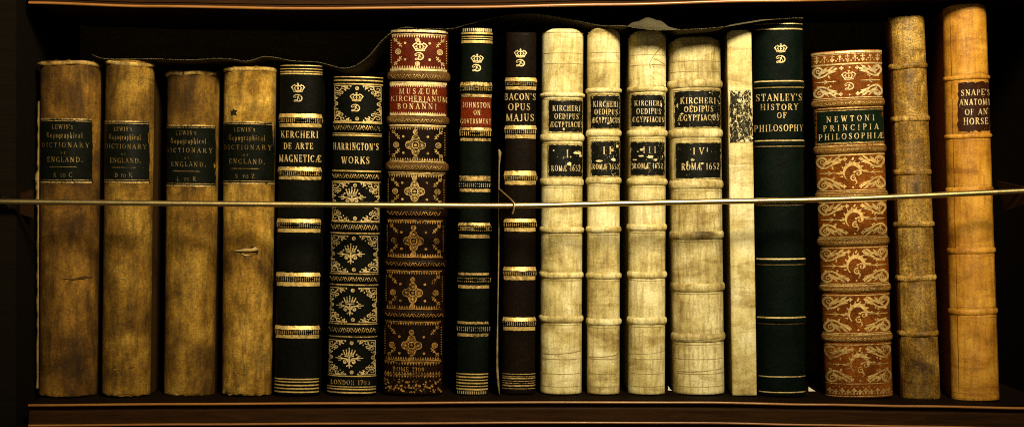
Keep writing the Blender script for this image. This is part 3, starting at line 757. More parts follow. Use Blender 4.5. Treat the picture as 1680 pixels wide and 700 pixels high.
crest(b, 689, 77, 688, 91.5, 1.0, 'gilt_pale', .9)
for (y0, y1, cy) in ((208, 264, 238), (286, 340, 314), (362, 421, 395), (445, 506, 480), (528, 590, 566)):
    tooled_panel(b, y0, y1, cy, True, 'gilt_rub' if y0 > 340 else 'gilt_worn')
l, r = b.lr(160, 4)
d = Deco(); d.teeth(l, r, 140.5, 3, 3.6); d.teeth(l, r, 186.5, -3, 3.6); d.bar(l, r, 139, 3.2); d.bar(l, r, 188, 3); d.bar(675, 702, 167.6, 1.2)
b.deco('gilt_ornament', d, 'gilt_pale', .62, lab)
title(b, [('MUSÆUM', 655, 717, 145.5, 154.5), ('KIRCHERIANUM', 641, 733, 157.8, 166.3), ('BONANNI', 652, 716, 170, 179)], 'gilt_pale', 1.1, lab, .7)
lines(b, [(50.5, 4.5), (114.5, 3.4), (136, 3.4), (205.5, 2)], 'gilt_pale', 3); lines(b, [(265.5, 1.4), (283, 1.4)], 'gilt_worn', 3)
for (y0, y1) in TB:
    l, r = b.lr(y0, 4); d = Deco(); roll(d, l, r, y0 + 5, y1 - 3, 7.5); b.deco('gilt_ornament', d, 'gilt_worn' if y0 < 300 else 'gilt_rub', .6)
d = Deco(); l, r = b.lr(600, 4)
d.teeth(l, r, 594, 5, 4.6); d.teeth(l, r, 613, -4, 4.6); d.teeth(l, r, 615.5, 4, 4.6); d.bar(l, r, 593, 1.2); d.bar(l, r, 614, 1.2)
rn = random.Random(11)
for k in range(120):
    y = rn.uniform(622, 643); d.disc(rn.uniform(l, r), y, rn.uniform(.6, 2.1), 6)
b.deco('gilt_ornament', d, 'gilt_rub', .6)
title(b, [('ROME 1709', 644, 696, 601.5, 609)], 'gilt_rub', 1.0)
books.append(b)

# --- red label on government
b = b8 = Book('slim dark green book with gilt rules and a red title label on government', None, 757, 809, 748, 801, 44, .30, 2.2, 0, 290, 4, 'green', 'board_dark', 8)
b.build()
rules_book(b, [(134, 140, 141.5, 148, 153.5, 158.5), (208.5, 213.5, 215, 222, 226, 230.5), (288, 296, 300, 306, 309, 314), (365, 369.5, 371, 378, 384.5, 390), (447, 451, 455, 462, 467.5, 472.5), (527, 531, 535.5, 542.5, 546.5, 551.5)], 'gilt_worn', 3.4)
lines(b, [(53.5, 3), (59, 1.4), (62.5, 1.4), (67.5, 4.4)], 'gilt_bar'); lines(b, [(613, 2), (618, 2.4), (623, 1.6), (628, 2.4), (633, 1.6), (638, 2.6)], 'gilt_bar')
l, r = b.lr(48, 2); d = Deco(); d.ticks(l, r, 45.5, 51, 3.2, 1.6); l, r = b.lr(645, 2); d.ticks(l, r, 641, 646, 3, 1.4); b.deco('gilt_ornament', d, 'gilt', .6)
crest(b, 783, 96, 782, 109.5, .86, 'gilt_pale', .86)
l, r = b.lr(183, 1.2); lab = b.patch('title_label', l, r, 159.5, 207.5, 'red', .3, .4)
title(b, [('JOHNSTON', 759, 804, 167, 176), ('ON', 777, 788, 180, 188), ('GOVERNMENT', 756, 805, 194, 202)], 'gilt_text', 1.2, lab, .7)
books.append(b)

# --- opus majus
b = b9 = Book('slim brown black book with bright gilt double bands, lettered OPUS MAJUS', None, 830, 881, 824, 879, 51, .30, 2.2, 0, 290, 6, 'black_brown', 'board_dark', 9)
b.build()
rules_book(b, [(126, 132, 133, 139, 140.5, 146), (204.5, 211, 212, 218, 219.5, 226), (279.5, 287, 288, 294, 295.5, 302), (358, 363.5, 365, 371, 373, 379), (437, 443.5, 445, 450.5, 452, 458.5), (520, 526, 527, 533.5, 535.5, 541.5)])
lines(b, [(613, 1.2), (617, .9), (620, 2.4), (624.5, .9), (628, 1.2), (632, 2.4), (637, 1)], 'gilt_worn')
crest(b, 854, 87, 854, 101, .86, 'gilt_pale', .86)
title(b, [("BACON'S", 828, 879, 152, 163), ('OPUS', 834, 870, 168.5, 180), ('MAJUS', 831, 876, 186, 197.5)])
books.append(b)

# --- the four vellum folios
GK = 'four matching cream vellum volumes with black labels'
def folio(label, tl, tr, bl, br, ytop, bands, l1, t1, l2, num, numx, rom, romx, mats, seed, yaw, bulge=.50, vm='vellum', y=0):
    b = Book(label, GK, tl, tr, bl, br, ytop, bulge, 2.2, yaw, 260, y, vm, 'board_vellum', seed, 1.2)
    b.build(head=10)
    for (y0, y1) in bands: b.band(y0 + 1.5, y1 - 1, 3.0, vm, .5)
    # scored double lines beside the bands and at head and tail
    for yy in [y1 + 2.2 for _, y1 in bands] + [ytop + 6, ytop + 40, ytop + 57, 589, 613, 634]: l, r = b.lr(yy, 1); b.rule('scored_line', l, r, yy, .9, 'scored', .35, b.spine, .4)
    lab = b.patch('title_label', *l1, mats[0], .5, .7)
    title(b, t1, 'gilt_pale', 1.25, lab, .9)
    lab = b.patch('volume_label', *l2, mats[1], .5, .7)
    dd = Deco(); text(dd, num, *numx, 1.2); text(dd, 'ROMÆ 1652', *romx, 1.15); b.deco('lettering', dd, 'gilt_pale', .9, lab)
    # frames round the labels
    d = Deco()
    for q in (l1, l2):
        x0, x1, y0, y1 = q
        d.bar(x0 - .5, x1 + .5, y0 - 1.4, 1.2); d.bar(x0 - .5, x1 + .5, y1 + 1.4, 1.2)
        d.stroke([(x0 - 1, y0 - 1), (x0 - 1, y1 + 1)], 1.2); d.stroke([(x1 + 1, y0 - 1), (x1 + 1, y1 + 1)], 1.2)
    b.deco('label_frame', d, 'gilt_dim', .5)
    books.append(b); return b
k1 = folio('cream vellum folio numbered I, nearest to the dark brown books', 890, 959, 887, 956, 47, [(150, 160), (218, 233), (291, 306), (371, 384), (445, 458), (517, 531)],
  (901, 956, 165, 216), [('KIRCHERI', 907, 952, 173, 182), ('OEDIPUS', 910, 949, 186.5, 195.5), ('ÆGYPTIACUS', 903, 956.5, 199.5, 208.5)], (900.5, 956, 238, 289), 'I.', (929, 937, 245.5, 258.5), '', (905, 952, 271, 280.5), ('peel_light', 'peel_light'), 10, -1)
k2 = folio('narrow cream vellum folio numbered II, its labels flaking', 965, 1019, 965, 1018, 46, [(142, 153), (211, 225), (289, 303), (370, 383), (446, 459), (521, 535)],
  (970, 1017, 157, 210), [('KIRCHERI', 974, 1014, 166, 175.5), ('OEDIPUS', 976, 1013, 179, 188), ('ÆGYPTIACUS', 972, 1017, 192.5, 201.5)], (971, 1017, 232, 288), 'II', (989, 1003, 240.5, 252.5), '', (973, 1015, 269, 278), ('peel_mid', 'peel_mid'), 11, -2)
k3 = folio('cream vellum folio numbered III with a torn patch at its upper right', 1033, 1095, 1032, 1093, 50, [(140, 152), (211, 225), (291, 305), (366, 380), (444, 458), (519, 534)],
  (1037, 1091, 156, 207), [('KIRCHERI', 1042, 1085, 165, 173.5), ('OEDIPUS', 1045, 1084, 178, 187), ('ÆGYPTIACUS', 1038, 1089, 191.5, 200.5)], (1036.5, 1091, 233, 287), 'III', (1055, 1076, 240.5, 251), '', (1041, 1087, 267.5, 276.5), ('peel_light', 'peel_mid'), 12, -3)
k4 = folio('widest cream vellum folio, numbered IV', 1098, 1184, 1106, 1191, 60, [(129, 145), (210, 227), (294, 311), (378, 394), (463, 480), (546, 563)],
  (1108, 1183, 149, 208), [('KIRCHERI', 1117, 1174, 160, 170), ('OEDIPUS', 1123, 1170, 174, 183.5), ('ÆGYPTIACUS', 1113, 1180, 188, 198)], (1110.5, 1183, 235, 292), 'IV', (1137, 1155, 242.5, 253.5), '', (1119, 1180, 267.5, 278.5), ('peel_mid', 'peel_light'), 13, -5.5, .48, 'vellum_grey')
# flakes missing from the labels down to the vellum
rc = random.Random(5)
def chips(b, spots):
    for (x, y, rx, ry) in spots:
        d = Deco(); n = 11
        d.poly([(x + rx*math.cos(2*PI*i/n)*rc.uniform(.45, 1.15), y + ry*math.sin(2*PI*i/n)*rc.uniform(.45, 1.15)) for i in range(n)])
        b.deco('label_chip', d, 'vellum_pale', 1.35)
chips(k1, [(947, 250, 7, 3.2), (952, 255, 3, 3), (934, 269, 5, 3.4), (909, 247, 2, 1.2), (925, 212, 2, 2.6)])
chips(k2, [(1003, 246, 5, 2.6), (1006, 262, 5, 3), (983, 264, 6, 2), (994, 274, 2, 3), (975, 197, 3, 1.6), (998, 203, 2, 2), (1012, 240, 2.4, 3)])
chips(k3, [(1066, 257, 6, 3.4), (1052, 256, 5, 1.8), (1075, 262, 4, 2), (1043, 262, 4, 1.6), (1084, 172, 1.6, 5), (1062, 198, 1.6, 3), (1060, 276, 5, 1.4)])
chips(k4, [(1137, 262, 3.4, 3), (1152, 268, 2.4, 1.8), (1113, 172, 2, 4), (1120, 186, 3, 1.4), (1152, 196, 1.4, 4), (1160, 246, 1, 5)])
# the torn patch on volume III
pt = k3.patch('torn_patch', 1072, 1092, 96, 140, 'vellum_pale', .9, 2.2)
d = Deco(); d.stroke([(1066, 104), (1070, 95), (1078, 84), (1088, 74)], 1.2); d.stroke([(1066, 104), (1067, 112)], 1.4); d.stroke([(1072, 96), (1092, 105)], 1.0); d.stroke([(1069, 105.5), (1092, 106.5)], 1.3)
k3.deco('torn_edge', d, 'scored', 1.3)
# ragged creases across the lower panels
for bb, ys in ((k1, [(578, 3)]), (k2, [(583, 3)]), (k4, [(607, 2.4), (555, 2.0)]), (k3, [(578, 1.4)])):
    d = Deco()
    for (yy, hh) in ys:
        l, r = bb.lr(yy, 2); d.stroke([(lerp(l, r, i/14), yy + 3 - 5*(i/14)**2 + 1.2*noise.noise(Vector((i*.7, yy, 0)))) for i in range(15)], [hh*(.4 + .6*abs(noise.noise(Vector((i*.9, 3, yy))))) for i in range(15)])
    bb.deco('dark_crease', d, 'scored', .4)

# --- thin vellum
b = b14 = Book('thin plain pale vellum book with a flaked marbled label', None, 1193, 1233, 1202, 1242, 49, .14, 3.0, -5, 260, 0, 'vellum_pale', 'board_vellum', 14, 1.0)
b.build(head=5)
b.patch('title_label', 1198, 1235, 149, 233, 'peel_marble', .5, .9)
for yy in (148, 234): l, r = b.lr(yy, 2); b.rule('scored_line', l, r, yy, 1.0, 'gilt_dim', .4, b.spine)
books.append(b)

# --- history of philosophy
b = b15 = Book('tall smooth blue black book with thin gilt lines, lettered HISTORY OF PHILOSOPHY', None, 1238, 1319, 1246, 1324, 36, .32, 2.3, -6, 300, 0, 'green_blue', 'board_dark', 15)
b.build()
for y in (139, 235.5, 331, 429, 525.5): b.band(y - 6, y + 6, 3.0, 'green_blue')
lines(b, [(39, 1.5), (47.5, 2.2), (133, 2.2), (143.5, 1.8), (230.5, 2), (240, 1.8), (325, 1.8), (336.5, 1.8), (424.5, 2.0), (434, 1.8), (520.5, 2.2), (531, 1.8), (617.5, 1.8), (643, 1.8)], 'gilt', 2)
crest(b, 1281, 80, 1281, 96, .86, 'gilt_pale', .9)
title(b, [("STANLEY'S", 1242, 1316, 154, 165.5), ('HISTORY', 1249, 1309, 170.5, 180.5), ('OF', 1275, 1290, 184.5, 194), ('PHILOSOPHY', 1240, 1318, 204.5, 215.5)], 'gilt_text')
books.append(b)

# --- mottled calf with scrolls
b = b16 = Book('thick tan calf book covered in gilt scrolls with a green title label', None, 1333, 1448, 1357, 1466, 82, .32, 2.2, -11, 320, 0, 'calf', 'board_brown', 16)
b.build()
NB = [(162, 175), (238, 252), (314, 328), (390, 404), (467, 480), (548, 562)]
for (y0, y1) in NB: b.band(y0, y1, 3.2, 'calf_band')
def cross(d, x, y, s):
    for k in range(4):
        a = k*PI/2; d.disc(x + s*.62*math.cos(a), y + s*.62*math.sin(a), s*.42, 6)
    d.disc(x, y, s*.4, 6)
def acanthus(d, x, y, sx, sy, s):
    P = lambda a, c: (x + sx*a*s, y + sy*c*s)
    c = catmull([(34, 3), (26, 8), (18, 14), (9, 16), (2, 11), (1, 4), (7, 0), (13, 3), (13, 8), (8, 9)], 4)
    d.stroke([P(*q) for q in c], [s*lerp(1.0, 3.4, math.sin(PI*i/len(c))) for i in range(len(c))])
    for q in ([(14, 10), (20, 6), (27, 4)], [(20, 12), (27, 9), (35, 8)], [(22, 8), (28, 2), (33, -1)], [(26, 8), (33, 5), (37, 3)], [(9, 13), (18, 4), (22, 0)]):
        d.stroke([P(*z) for z in q], [2.8*s, 3.4*s, .8*s])
    d.spiral(*P(8, 6), 4.2*s, 0, 1.2, 2.0*s, 1.0*s, 1, sx*sy)
def c_scroll(d, x, y, s=1.0):
    P = lambda a, c: (x + a*s, y + c*s)
    n = 22; pts = []; ws = []
    for i in range(n + 1):
        a = math.radians(lerp(-15, 285 - 55, i/n)); pts.append(P(-2 + 13*math.cos(a), 0 - 14*math.sin(a))); ws.append(s*(1.4 + 4.6*math.sin(PI*min(1, .12 + i/n*.95))))
    d.stroke(pts, ws)
    d.spiral(*P(7, 1.5), 5.2*s, PI*1.2, 1.25, 2.0*s, 1.2*s, 1, 1); d.spiral(*P(0, 9), 5.4*s, -PI*.4, 1.3, 2.2*s, 1.2*s, 1, -1)
    d.disc(*P(1, -1), 2.0*s, 7); d.stroke([P(3, 12), P(5, 16), P(2, 20)], [2.6*s, 2*s, .8*s])
    for k in range(9):
        a = math.radians(10 + k*24); c1 = P(-2 + 15.5*math.cos(a), -16.5*math.sin(a)); c2 = P(-2 + 19.5*math.cos(a - .1), -20.5*math.sin(a - .1))
        d.stroke([c1, c2], [3.0*s, .8*s]); 
    d.disc(*P(-2, -21), 1.8*s, 7); d.disc(*P(-23, 1), 1.8*s, 7); d.stroke([P(-17, 1), P(-27, 1)], [3*s, .7*s]); d.stroke([P(12, -3), P(23, -2)], [3.2*s, .7*s]); d.disc(*P(19, -2.4), 2.0*s, 7)
def scroll_panel(b, y0, y1, kind, mat='gilt'):
    d = Deco(); cy = (y0 + y1)/2; l, r = b.lr(cy, 4); cx = (l + r)/2 + 2; H = y1 - y0; s = min(1.0, H/58)
    for sx, sy in ((1, 1), (-1, 1), (1, -1), (-1, -1)):
        yy = (y0 + 2) if sy > 0 else (y1 - 2); x = b.lr(yy, 3)[0 if sx > 0 else 1]
        acanthus(d, x, yy, sx, sy, 1.12*s)
    for (a, c, k) in ((-13, -.40, 1), (12, -.40, 1), (-14, .40, 1), (13, .40, 1)): cross(d, cx + a, cy + c*H, 3.7*s)
    for (a, c) in ((-22, -.40), (0, -.42), (21, -.40), (-23, .41), (0, .43), (22, .41), (-32, -.13), (-30, .14), (32, -.13), (31, .15), (-26, 0) if kind == 0 else (-31, .2)): d.disc(cx + a, cy + c*H, 1.7*s, 7)
    for sx in (-1, 1):
        x = l + 2 if sx < 0 else r - 2
        d.stroke([(x, cy), (x - sx*12, cy), (x - sx*32, cy)], [1.2, 1.8, .7]); d.stroke([(x - sx*13, cy - 3.6), (x - sx*19, cy), (x - sx*13, cy + 3.6)], [.9, 2.6, .9])
        d.disc(x - sx*4, cy - 9*s, 2.4*s, 8); d.disc(x - sx*4, cy + 9*s, 2.4*s, 8); d.disc(x - sx*20, cy - 10*s, 1.6*s, 7); d.disc(x - sx*20, cy + 10*s, 1.6*s, 7)
    if kind: c_scroll(d, cx + 1, cy, 1.06*s)
    d.bar(l - 2, r + 2, y0 - 1, 1.5); d.bar(l - 2, r + 2, y1 + 1, 1.3)
    b.deco('gilt_ornament', d, mat, .62)
scroll_panel(b, 106, 159, 0, 'gilt_pale'); crest(b, 1393, 124, 1394, 140, .95, 'gilt_pale', .9)
for (y0, y1, m) in ((255, 311, 'gilt_warm'), (332, 387, 'gilt_warm'), (407, 464, 'gilt_warm'), (485, 545, 'gilt_warm'), (566, 628, 'gilt_worn')): scroll_panel(b, y0, y1, 1, m)
d = Deco(); l, r = b.lr(96, 4)
n = 9
for k in range(n):
    x = lerp(l + 5, r - 5, k/(n-1))
    if k % 2 == 0: d.stroke([(x, 88), (x, 100)], [1.4, 3]); d.poly([(x - 4, 96), (x + 4, 96), (x, 102)]); d.stroke([(x - 4, 92), (x + 4, 92)], 1.3)
    else: d.stroke([(x, 90), (x, 101)], 1.4); d.disc(x, 92, 2.4, 7); d.disc(x - 3.3, 96, 1.3, 6); d.disc(x + 3.3, 96, 1.3, 6)
    if k < n - 1: d.disc(x + (r - l - 10)/(n-1)/2, 99, 1.5, 7)
d.bar(l - 3, r + 3, 85, 3.2); d.bar(l - 3, r + 3, 88.4, 1.0); d.bar(l - 3, r + 3, 104, 1.5)
b.deco('gilt_ornament', d, 'gilt', .6)
d = Deco(); l, r = b.lr(638, 4)
for k in range(11):
    x = lerp(l + 4, r - 4, k/10); cross(d, x, 640 + (k % 2)*2, 4.2); d.disc(x + 5, 645, 1.5, 6); d.disc(x + 5, 634, 1.1, 6); d.stroke([(x, 640), (x, 647)], 2)
d.bar(l - 2, r + 2, 649.5, 1.6)
b.deco('gilt_ornament', d, 'gilt_worn', .6)
lines(b, [(163, 1.4), (176.5, 1.8), (235, 1.0), (238.5, 2.4), (253, 1.4), (312, 1.6), (315, 1.2), (390.5, 2), (468, 2), (548.5, 2)], 'gilt_worn', 2)
for (y0, y1) in NB:
    l, r = b.lr(y0, 4); d = Deco()
    x = l + 2
    while x < r - 4: d.ring(x + 2, y0 + 7.5, 1.7, 1.0, 8); d.disc(x + 5, y0 + 6 + random.random()*3, 1.0, 6); x += 6.4
    b.deco('gilt_ornament', d, 'gilt_worn', .6)
l, r = b.lr(207, 1.5); lab = b.patch('title_label', l, r, 178.5, 235.5, 'label_green', .4, .5)
title(b, [('NEWTONI', 1358, 1434, 189.5, 199), ('PRINCIPIA', 1353, 1441, 204, 213.5), ('PHILOSOPHIÆ', 1346, 1449, 218.5, 228)], 'gilt_pale', 1.15, lab, .9)
l, r = b.lr(207, 3); b.rule('gilt_rule', l, r, 180.5, 1.2, 'gilt_worn', .8, lab); b.rule('gilt_rule', l, r, 233.5, 1.0, 'gilt_worn', .8, lab)
books.append(b)

# --- rough worn calf and the amber book
b = b17 = Book('tall leaning book in rough worn grey brown calf with plain raised bands', None, 1461, 1518, 1480, 1544, 24, .46, 2.2, -13, 280, 6, 'rough_tan', 'board_brown', 17, 2.2)
b.build(crumple=.5)
V, F = [], []
for k in range(41):
    v = lerp(1, b.h - 1, k/40)
    for un in (-.992, -.95, -.86 + .05*noise.noise(Vector((k*.5, 2, 2)))): V.append(b.surf(un*b.hw(v), v, .5, False))
for k in range(40):
    for j in range(2): F.append((k*3 + j, k*3 + j + 1, k*3 + j + 4, k*3 + j + 3))
link('leather_joint', V, F, M['joint'], b.root)
for y in (106, 193, 281, 368, 456, 547): b.band(y - 5, y + 5, 2.8, 'rough_tan', 1.0)
books.append(b)
b = b18 = Book('tall leaning amber calf book with a dark brown label, rightmost on the shelf', None, 1552, 1621, 1566, 1642, 8, .42, 2.2, -11.5, 280, -8, 'vellum_tan', 'board_tan', 18, 1.4)
b.build(head=5)
for un, ww in ((-.72, .9), (.93, .7)):
    d = Deco(); d.stroke([(b.c(py) + un*b.hw((b.yb - py)/b.cos) + .5*noise.noise(Vector((py*.03, un, 0))), py) for py in range(14, 650, 9)], [ww*(.6 + .8*abs(noise.noise(Vector((py*.05, 4, un))))) for py in range(14, 650, 9)])
    b.deco('joint_crease', d, 'joint', .35, b.spine)
for (y0, y1) in ((123, 134), (219, 230), (306, 320), (406, 419), (506, 519)): b.band(y0 + 1.5, y1 - 1.5, 2.2, 'vellum_tan', .4)
for yy in (15, 20, 121.5, 136, 217, 232, 304.5, 322, 404, 421, 504, 521, 645, 653): l, r = b.lr(yy, 1); b.rule('scored_line', l, r, yy, 1.0, 'gilt_rub', .4, b.spine, .3)
lab = b.patch('title_label', 1574, 1627, 137, 217, 'peel_brown', .5, 1.4)
d = Deco(); d.stroke([(1577, 139), (1577, 215)], 1.0); d.stroke([(1624, 139), (1624, 215)], 1.0)
title(b, [("SNAPE'S", 1578, 1625, 148.5, 158.5), ('ANATOMY', 1576, 1626, 164, 174), ('OF AN', 1584, 1620, 180.5, 190), ('HORSE', 1582, 1621, 195, 206)], 'gilt_pale', 1.3, lab, .9)
books.append(b)

# ------------------------------------------------------------------ the bookcase
case = empty('bookcase', 'dark mahogany bookcase with moulded shelf edges holding the row of old books', 'bookcase')
LOW = [(40, 662.5), (300, 660.5), (600, 659), (900, 657.5), (1150, 658), (1350, 661.5), (1500, 664), (1700, 667.5)]
TOP = [(40, 7), (250, 13), (500, 16.5), (750, 14.5), (1000, 10), (1250, 4), (1480, 0), (1700, -5)]
def sweep(name, prof, line, mat, x0=46, x1=1760, n=70, yref=-60, parent=None):
    V, F = [], []; m = len(prof)
    for i in range(n + 1):
        px = lerp(x0, x1, i/n); py = interp(line, px); base = W(px, py, yref)
        for (y, dz) in prof: V.append(Vector((base.x, y*S, base.z + dz*S)))
    for i in range(n):
        for j in range(m): F.append((i*m + j, i*m + (j+1) % m, (i+1)*m + (j+1) % m, (i+1)*m + j))
    F.append(list(range(m))); F.append([n*m + j for j in range(m)][::-1])
    ob = link(name, V, F, M[mat], parent or case); sharp(ob, 50); return ob
def bead(y, z, r, a0, a1, n=8): return [(y + r*math.cos(math.radians(lerp(a0, a1, i/n))), z + r*math.sin(math.radians(lerp(a0, a1, i/n)))) for i in range(n + 1)]
# lower shelf: its top meets the feet of the books
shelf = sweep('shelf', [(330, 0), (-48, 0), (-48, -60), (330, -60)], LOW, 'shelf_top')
sweep('fascia', [(-48.2, -.8), (-54, -1.6), (-53, -6), (-51, -7.5), (-50, -12), (-52, -15), (-56, -16), (-56, -31), (-57, -36), (-52, -40), (-51, -58), (-48.2, -58)], LOW, 'wood', parent=shelf)
sweep('bead_moulding', bead(-58, -2.0, 2.0, 0, 337.5, 15), LOW, 'bead_highlight', parent=shelf)
sweep('bead_moulding', bead(-58, -34.5, 1.9, 0, 337.5, 15), LOW, 'bead_highlight', parent=shelf)
YT = -34
top = sweep('shelf', [(330, 3), (YT + 14, 3), (YT + 14, 80), (330, 80)], TOP, 'wood', yref=YT)
sweep('fascia', [(YT + 13.8, 1), (YT + 6, 1.5), (YT + 6, 6), (YT + 9, 7), (YT + 9, 8.6), (YT + 7, 10), (YT + 6, 70), (YT + 13.8, 70)], TOP, 'wood', yref=YT, parent=top)
sweep('bead_moulding', bead(YT + 4, 2.6, 2.3, 0, 337.5, 15), TOP, 'bead_highlight', yref=YT, parent=top)
def block(name, x0, x1, y0, y1, z0, z1, mat, parent):
    V = [Vector((x*S, y*S, z*S)) for z in (z0, z1) for y in (y0, y1) for x in (x0, x1)]
    F = [(0, 1, 3, 2), (4, 5, 7, 6), (0, 1, 5, 4), (2, 3, 7, 6), (0, 2, 6, 4), (1, 3, 7, 5)]
    bm = bmesh.new(); vs = [bm.verts.new(v) for v in V]
    for f in F: bm.faces.new([vs[i] for i in f])
    bmesh.ops.bevel(bm, geom=list(bm.edges), offset=2*S, segments=2, affect='EDGES')
    bmesh.ops.recalc_face_normals(bm, faces=bm.faces)
    me = bpy.data.meshes.new(name); bm.to_mesh(me); bm.free(); me.materials.append(M[mat])
    o = bpy.data.objects.new(name, me); col.objects.link(o); o.parent = parent; return o
block('back_panel', -900, 1100, 332, 345, -120, 760, 'wood_back', case)
block('side_panel', -1150, -795, -62, 331, -150, 800, 'wood_stile', case)
block('side_panel', 882, 1300, -10, 331, -150, 800, 'wood_stile', case)

# brackets that carry the rod
def plate(name, quad, thick, mat, parent, edge=None):
    """quad: world points; thickness along x"""
    V = [q + Vector((-thick*S/2, 0, 0)) for q in quad] + [q + Vector((thick*S/2, 0, 0)) for q in quad]; n = len(quad)
    F = [list(range(n)), list(range(n, 2*n))[::-1]] + [(i, (i+1) % n, n + (i+1) % n, n + i) for i in range(n)]
    return link(name, V, F, M[mat], parent, False)
ROD = [(-40, 330.6), (200, 333.2), (420, 335.2), (640, 336.8), (840, 337.8), (1000, 334.4), (1160, 331.2), (1340, 328), (1500, 322), (1720, 311.5)]
RY = -84
plate('rod_bracket', [W(53, 311, -10), W(8, 322, RY + 12), W(2, 327, RY + 7), W(2, 341, RY + 7), W(53, 358, -10)], 4, 'bracket', case)
plate('rod_bracket', [W(1638, 297, 0), W(1676, 305, RY + 12), W(1684, 309, RY + 7), W(1684, 334, RY + 7), W(1650, 346, 0)], 4, 'bracket', case)

rod = link('brass_rod', [], [], M['brass'])
rod['label'] = 'thin brass retaining rod running across the front of all the books'; rod['category'] = 'rod'
pts = catmull(ROD, 14); V, F = [], []; n = 14
for (px, py) in pts:
    c = W(px, py - .5, RY)
    for i in range(n): a = 2*PI*i/n; V.append(c + Vector((0, math.cos(a)*4.6*S, math.sin(a)*4.6*S)))
for k in range(len(pts) - 1):
    for i in range(n): F.append((k*n + i, k*n + (i+1) % n, (k+1)*n + (i+1) % n, (k+1)*n + i))
F.append(list(range(n))); F.append([(len(pts)-1)*n + i for i in range(n)])
me = rod.data; me.from_pydata([tuple(v) for v in V], [], F)
for p in me.polygons: p.use_smooth = True
me.update()

# thin upright divider between two dark books, with the middle bracket
div = empty('shelf_divider', 'thin upright dark divider with a pale rubbed edge and a bracket holding the rod', 'divider', W(819, 647, 0))
inv = div.location
def rel(v): return v - inv
V, F = [], []
ed = [(819.5, 646), (817.5, 630), (815.5, 600), (816.5, 520), (818, 430), (818.5, 362), (818.5, 330), (818.5, 300), (819, 270), (820, 250), (818.5, 245)]
for (px, py) in ed: V += [rel(W(px - 1.0, py, -4)), rel(W(px + 1.0, py, -4)), rel(W(px + 1.0, py, 240)), rel(W(px - 1.0, py, 240))]
for k in range(len(ed) - 1):
    for i in range(4): F.append((k*4 + i, k*4 + (i+1) % 4, (k+1)*4 + (i+1) % 4, (k+1)*4 + i))
F.append((0, 1, 2, 3)); F.append(tuple((len(ed)-1)*4 + i for i in range(4)))
link('divider_sheet', V, F, M['wood_back'], div, False)
V, F = [], []; n = 6
for k, (px, py) in enumerate(ed):
    r = 1.0 + .5*noise.noise(Vector((k*.8, 1, 1)))
    if py < 262: r = 2.8 if py == 250 else 1.2
    if 590 < py < 640: r = 2.0
    for i in range(n): a = 2*PI*i/n; V.append(rel(W(px, py, -5)) + Vector((math.cos(a)*r*S, math.sin(a)*1.5*S, 0)))
for k in range(len(ed) - 1):
    for i in range(n): F.append((k*n + i, k*n + (i+1) % n, (k+1)*n + (i+1) % n, (k+1)*n + i))
F.append(list(range(n))); F.append([(len(ed)-1)*n + i for i in range(n)])
link('rubbed_edge', V, F, M['dull_edge'], div)
br = plate('rod_bracket', [rel(W(820, 311, -8)), rel(W(838, 327, RY + 2)), rel(W(844, 333, RY - 8)), rel(W(842, 349, RY - 8)), rel(W(820, 364, -8))], 3, 'bracket', div)
V = []; F = []
path = [rel(W(819.5, 310, -9)), rel(W(838, 326.5, RY + 2)), rel(W(844, 333, RY - 9)), rel(W(843.6, 342, RY - 9)), rel(W(841, 350, RY - 8))]
for k, c in enumerate(path):
    for i in range(6): a = 2*PI*i/6; V.append(c + Vector((math.cos(a)*1.3*S, math.sin(a)*.9*S, math.sin(a)*1.0*S)))
for k in range(len(path) - 1):
    for i in range(6): F.append((k*6 + i, k*6 + (i+1) % 6, (k+1)*6 + (i+1) % 6, (k+1)*6 + i))
link('bracket_edge', V, F, M['bracket_edge'], br)

# ------------------------------------------------------------------ the black dust flap lying over the book tops
flap = empty('dust_flap', 'black cloth dust flap with a stitched wavy edge sagging over the tops of the books', 'dust flap')
FE = [(152, 90), (162, 94), (180, 96.8), (235, 96.5), (265, 97), (310, 98.6), (352, 96), (380, 97), (402, 100.5), (418, 97.5), (432, 93), (455, 95), (480, 100), (520, 102), (545, 108), (563, 112), (582, 108), (605, 92), (625, 68), (642, 54), (660, 46), (690, 47), (720, 48), (745, 46.5), (765, 41), (795, 34), (830, 26), (868, 23), (905, 26.5), (950, 35), (985, 42), (1020, 42.5), (1045, 46.5), (1080, 50), (1110, 49), (1150, 47.5), (1190, 44), (1225, 38.5), (1260, 33), (1300, 30), (1318, 30)]
RISE = [(150, -6), (640, -6), (650, -1), (668, 5), (690, -2), (738, -3), (765, 3), (800, 6), (850, 1), (900, -4), (1020, -3), (1045, 14), (1066, 24), (1085, 20), (1105, 7), (1122, -3), (1175, -2), (1205, 5), (1245, 5), (1290, 0), (1318, -3)]
YE = [(150, 8), (245, 2), (300, -16), (360, -16), (450, 4), (600, 10), (960, 8), (1025, -26), (1060, -44), (1180, -44), (1240, -26), (1318, -6)]
edge = catmull(FE, 6)
V, F = [], []; m = 9
for (px, py) in edge:
    ye = interp(YE, px); rs = interp(RISE, px); e = W(px, py, ye)
    for j in range(m):
        t = j/(m - 1); yy = ye + t*t*(300 - ye); hump = math.sin(PI*min(1, t/.5))*rs if t < .5 else 0
        flat = lerp(0, -4, t) + .9*noise.noise(Vector((px*.03, t*4, 1)))*t
        # humps keep their crest close behind the edge
        q = min(1, t/.30); z = rs*math.sin(q*PI/2)*(1 if t < .35 else max(0, 1 - (t - .35)*2)) if rs > 0 else rs*t
        V.append(Vector((e.x, yy*S, e.z + (z + flat)*S)))
N = m
for k in range(len(edge) - 1):
    for j in range(N - 1): F.append((k*N + j, k*N + j + 1, (k+1)*N + j + 1, (k+1)*N + j))
fl = link('cloth_sheet', V, F, M['flap'], flap)
sm = fl.modifiers.new('thickness', 'SOLIDIFY'); sm.thickness = .00015
V, F = [], []
L = 0; prev = None
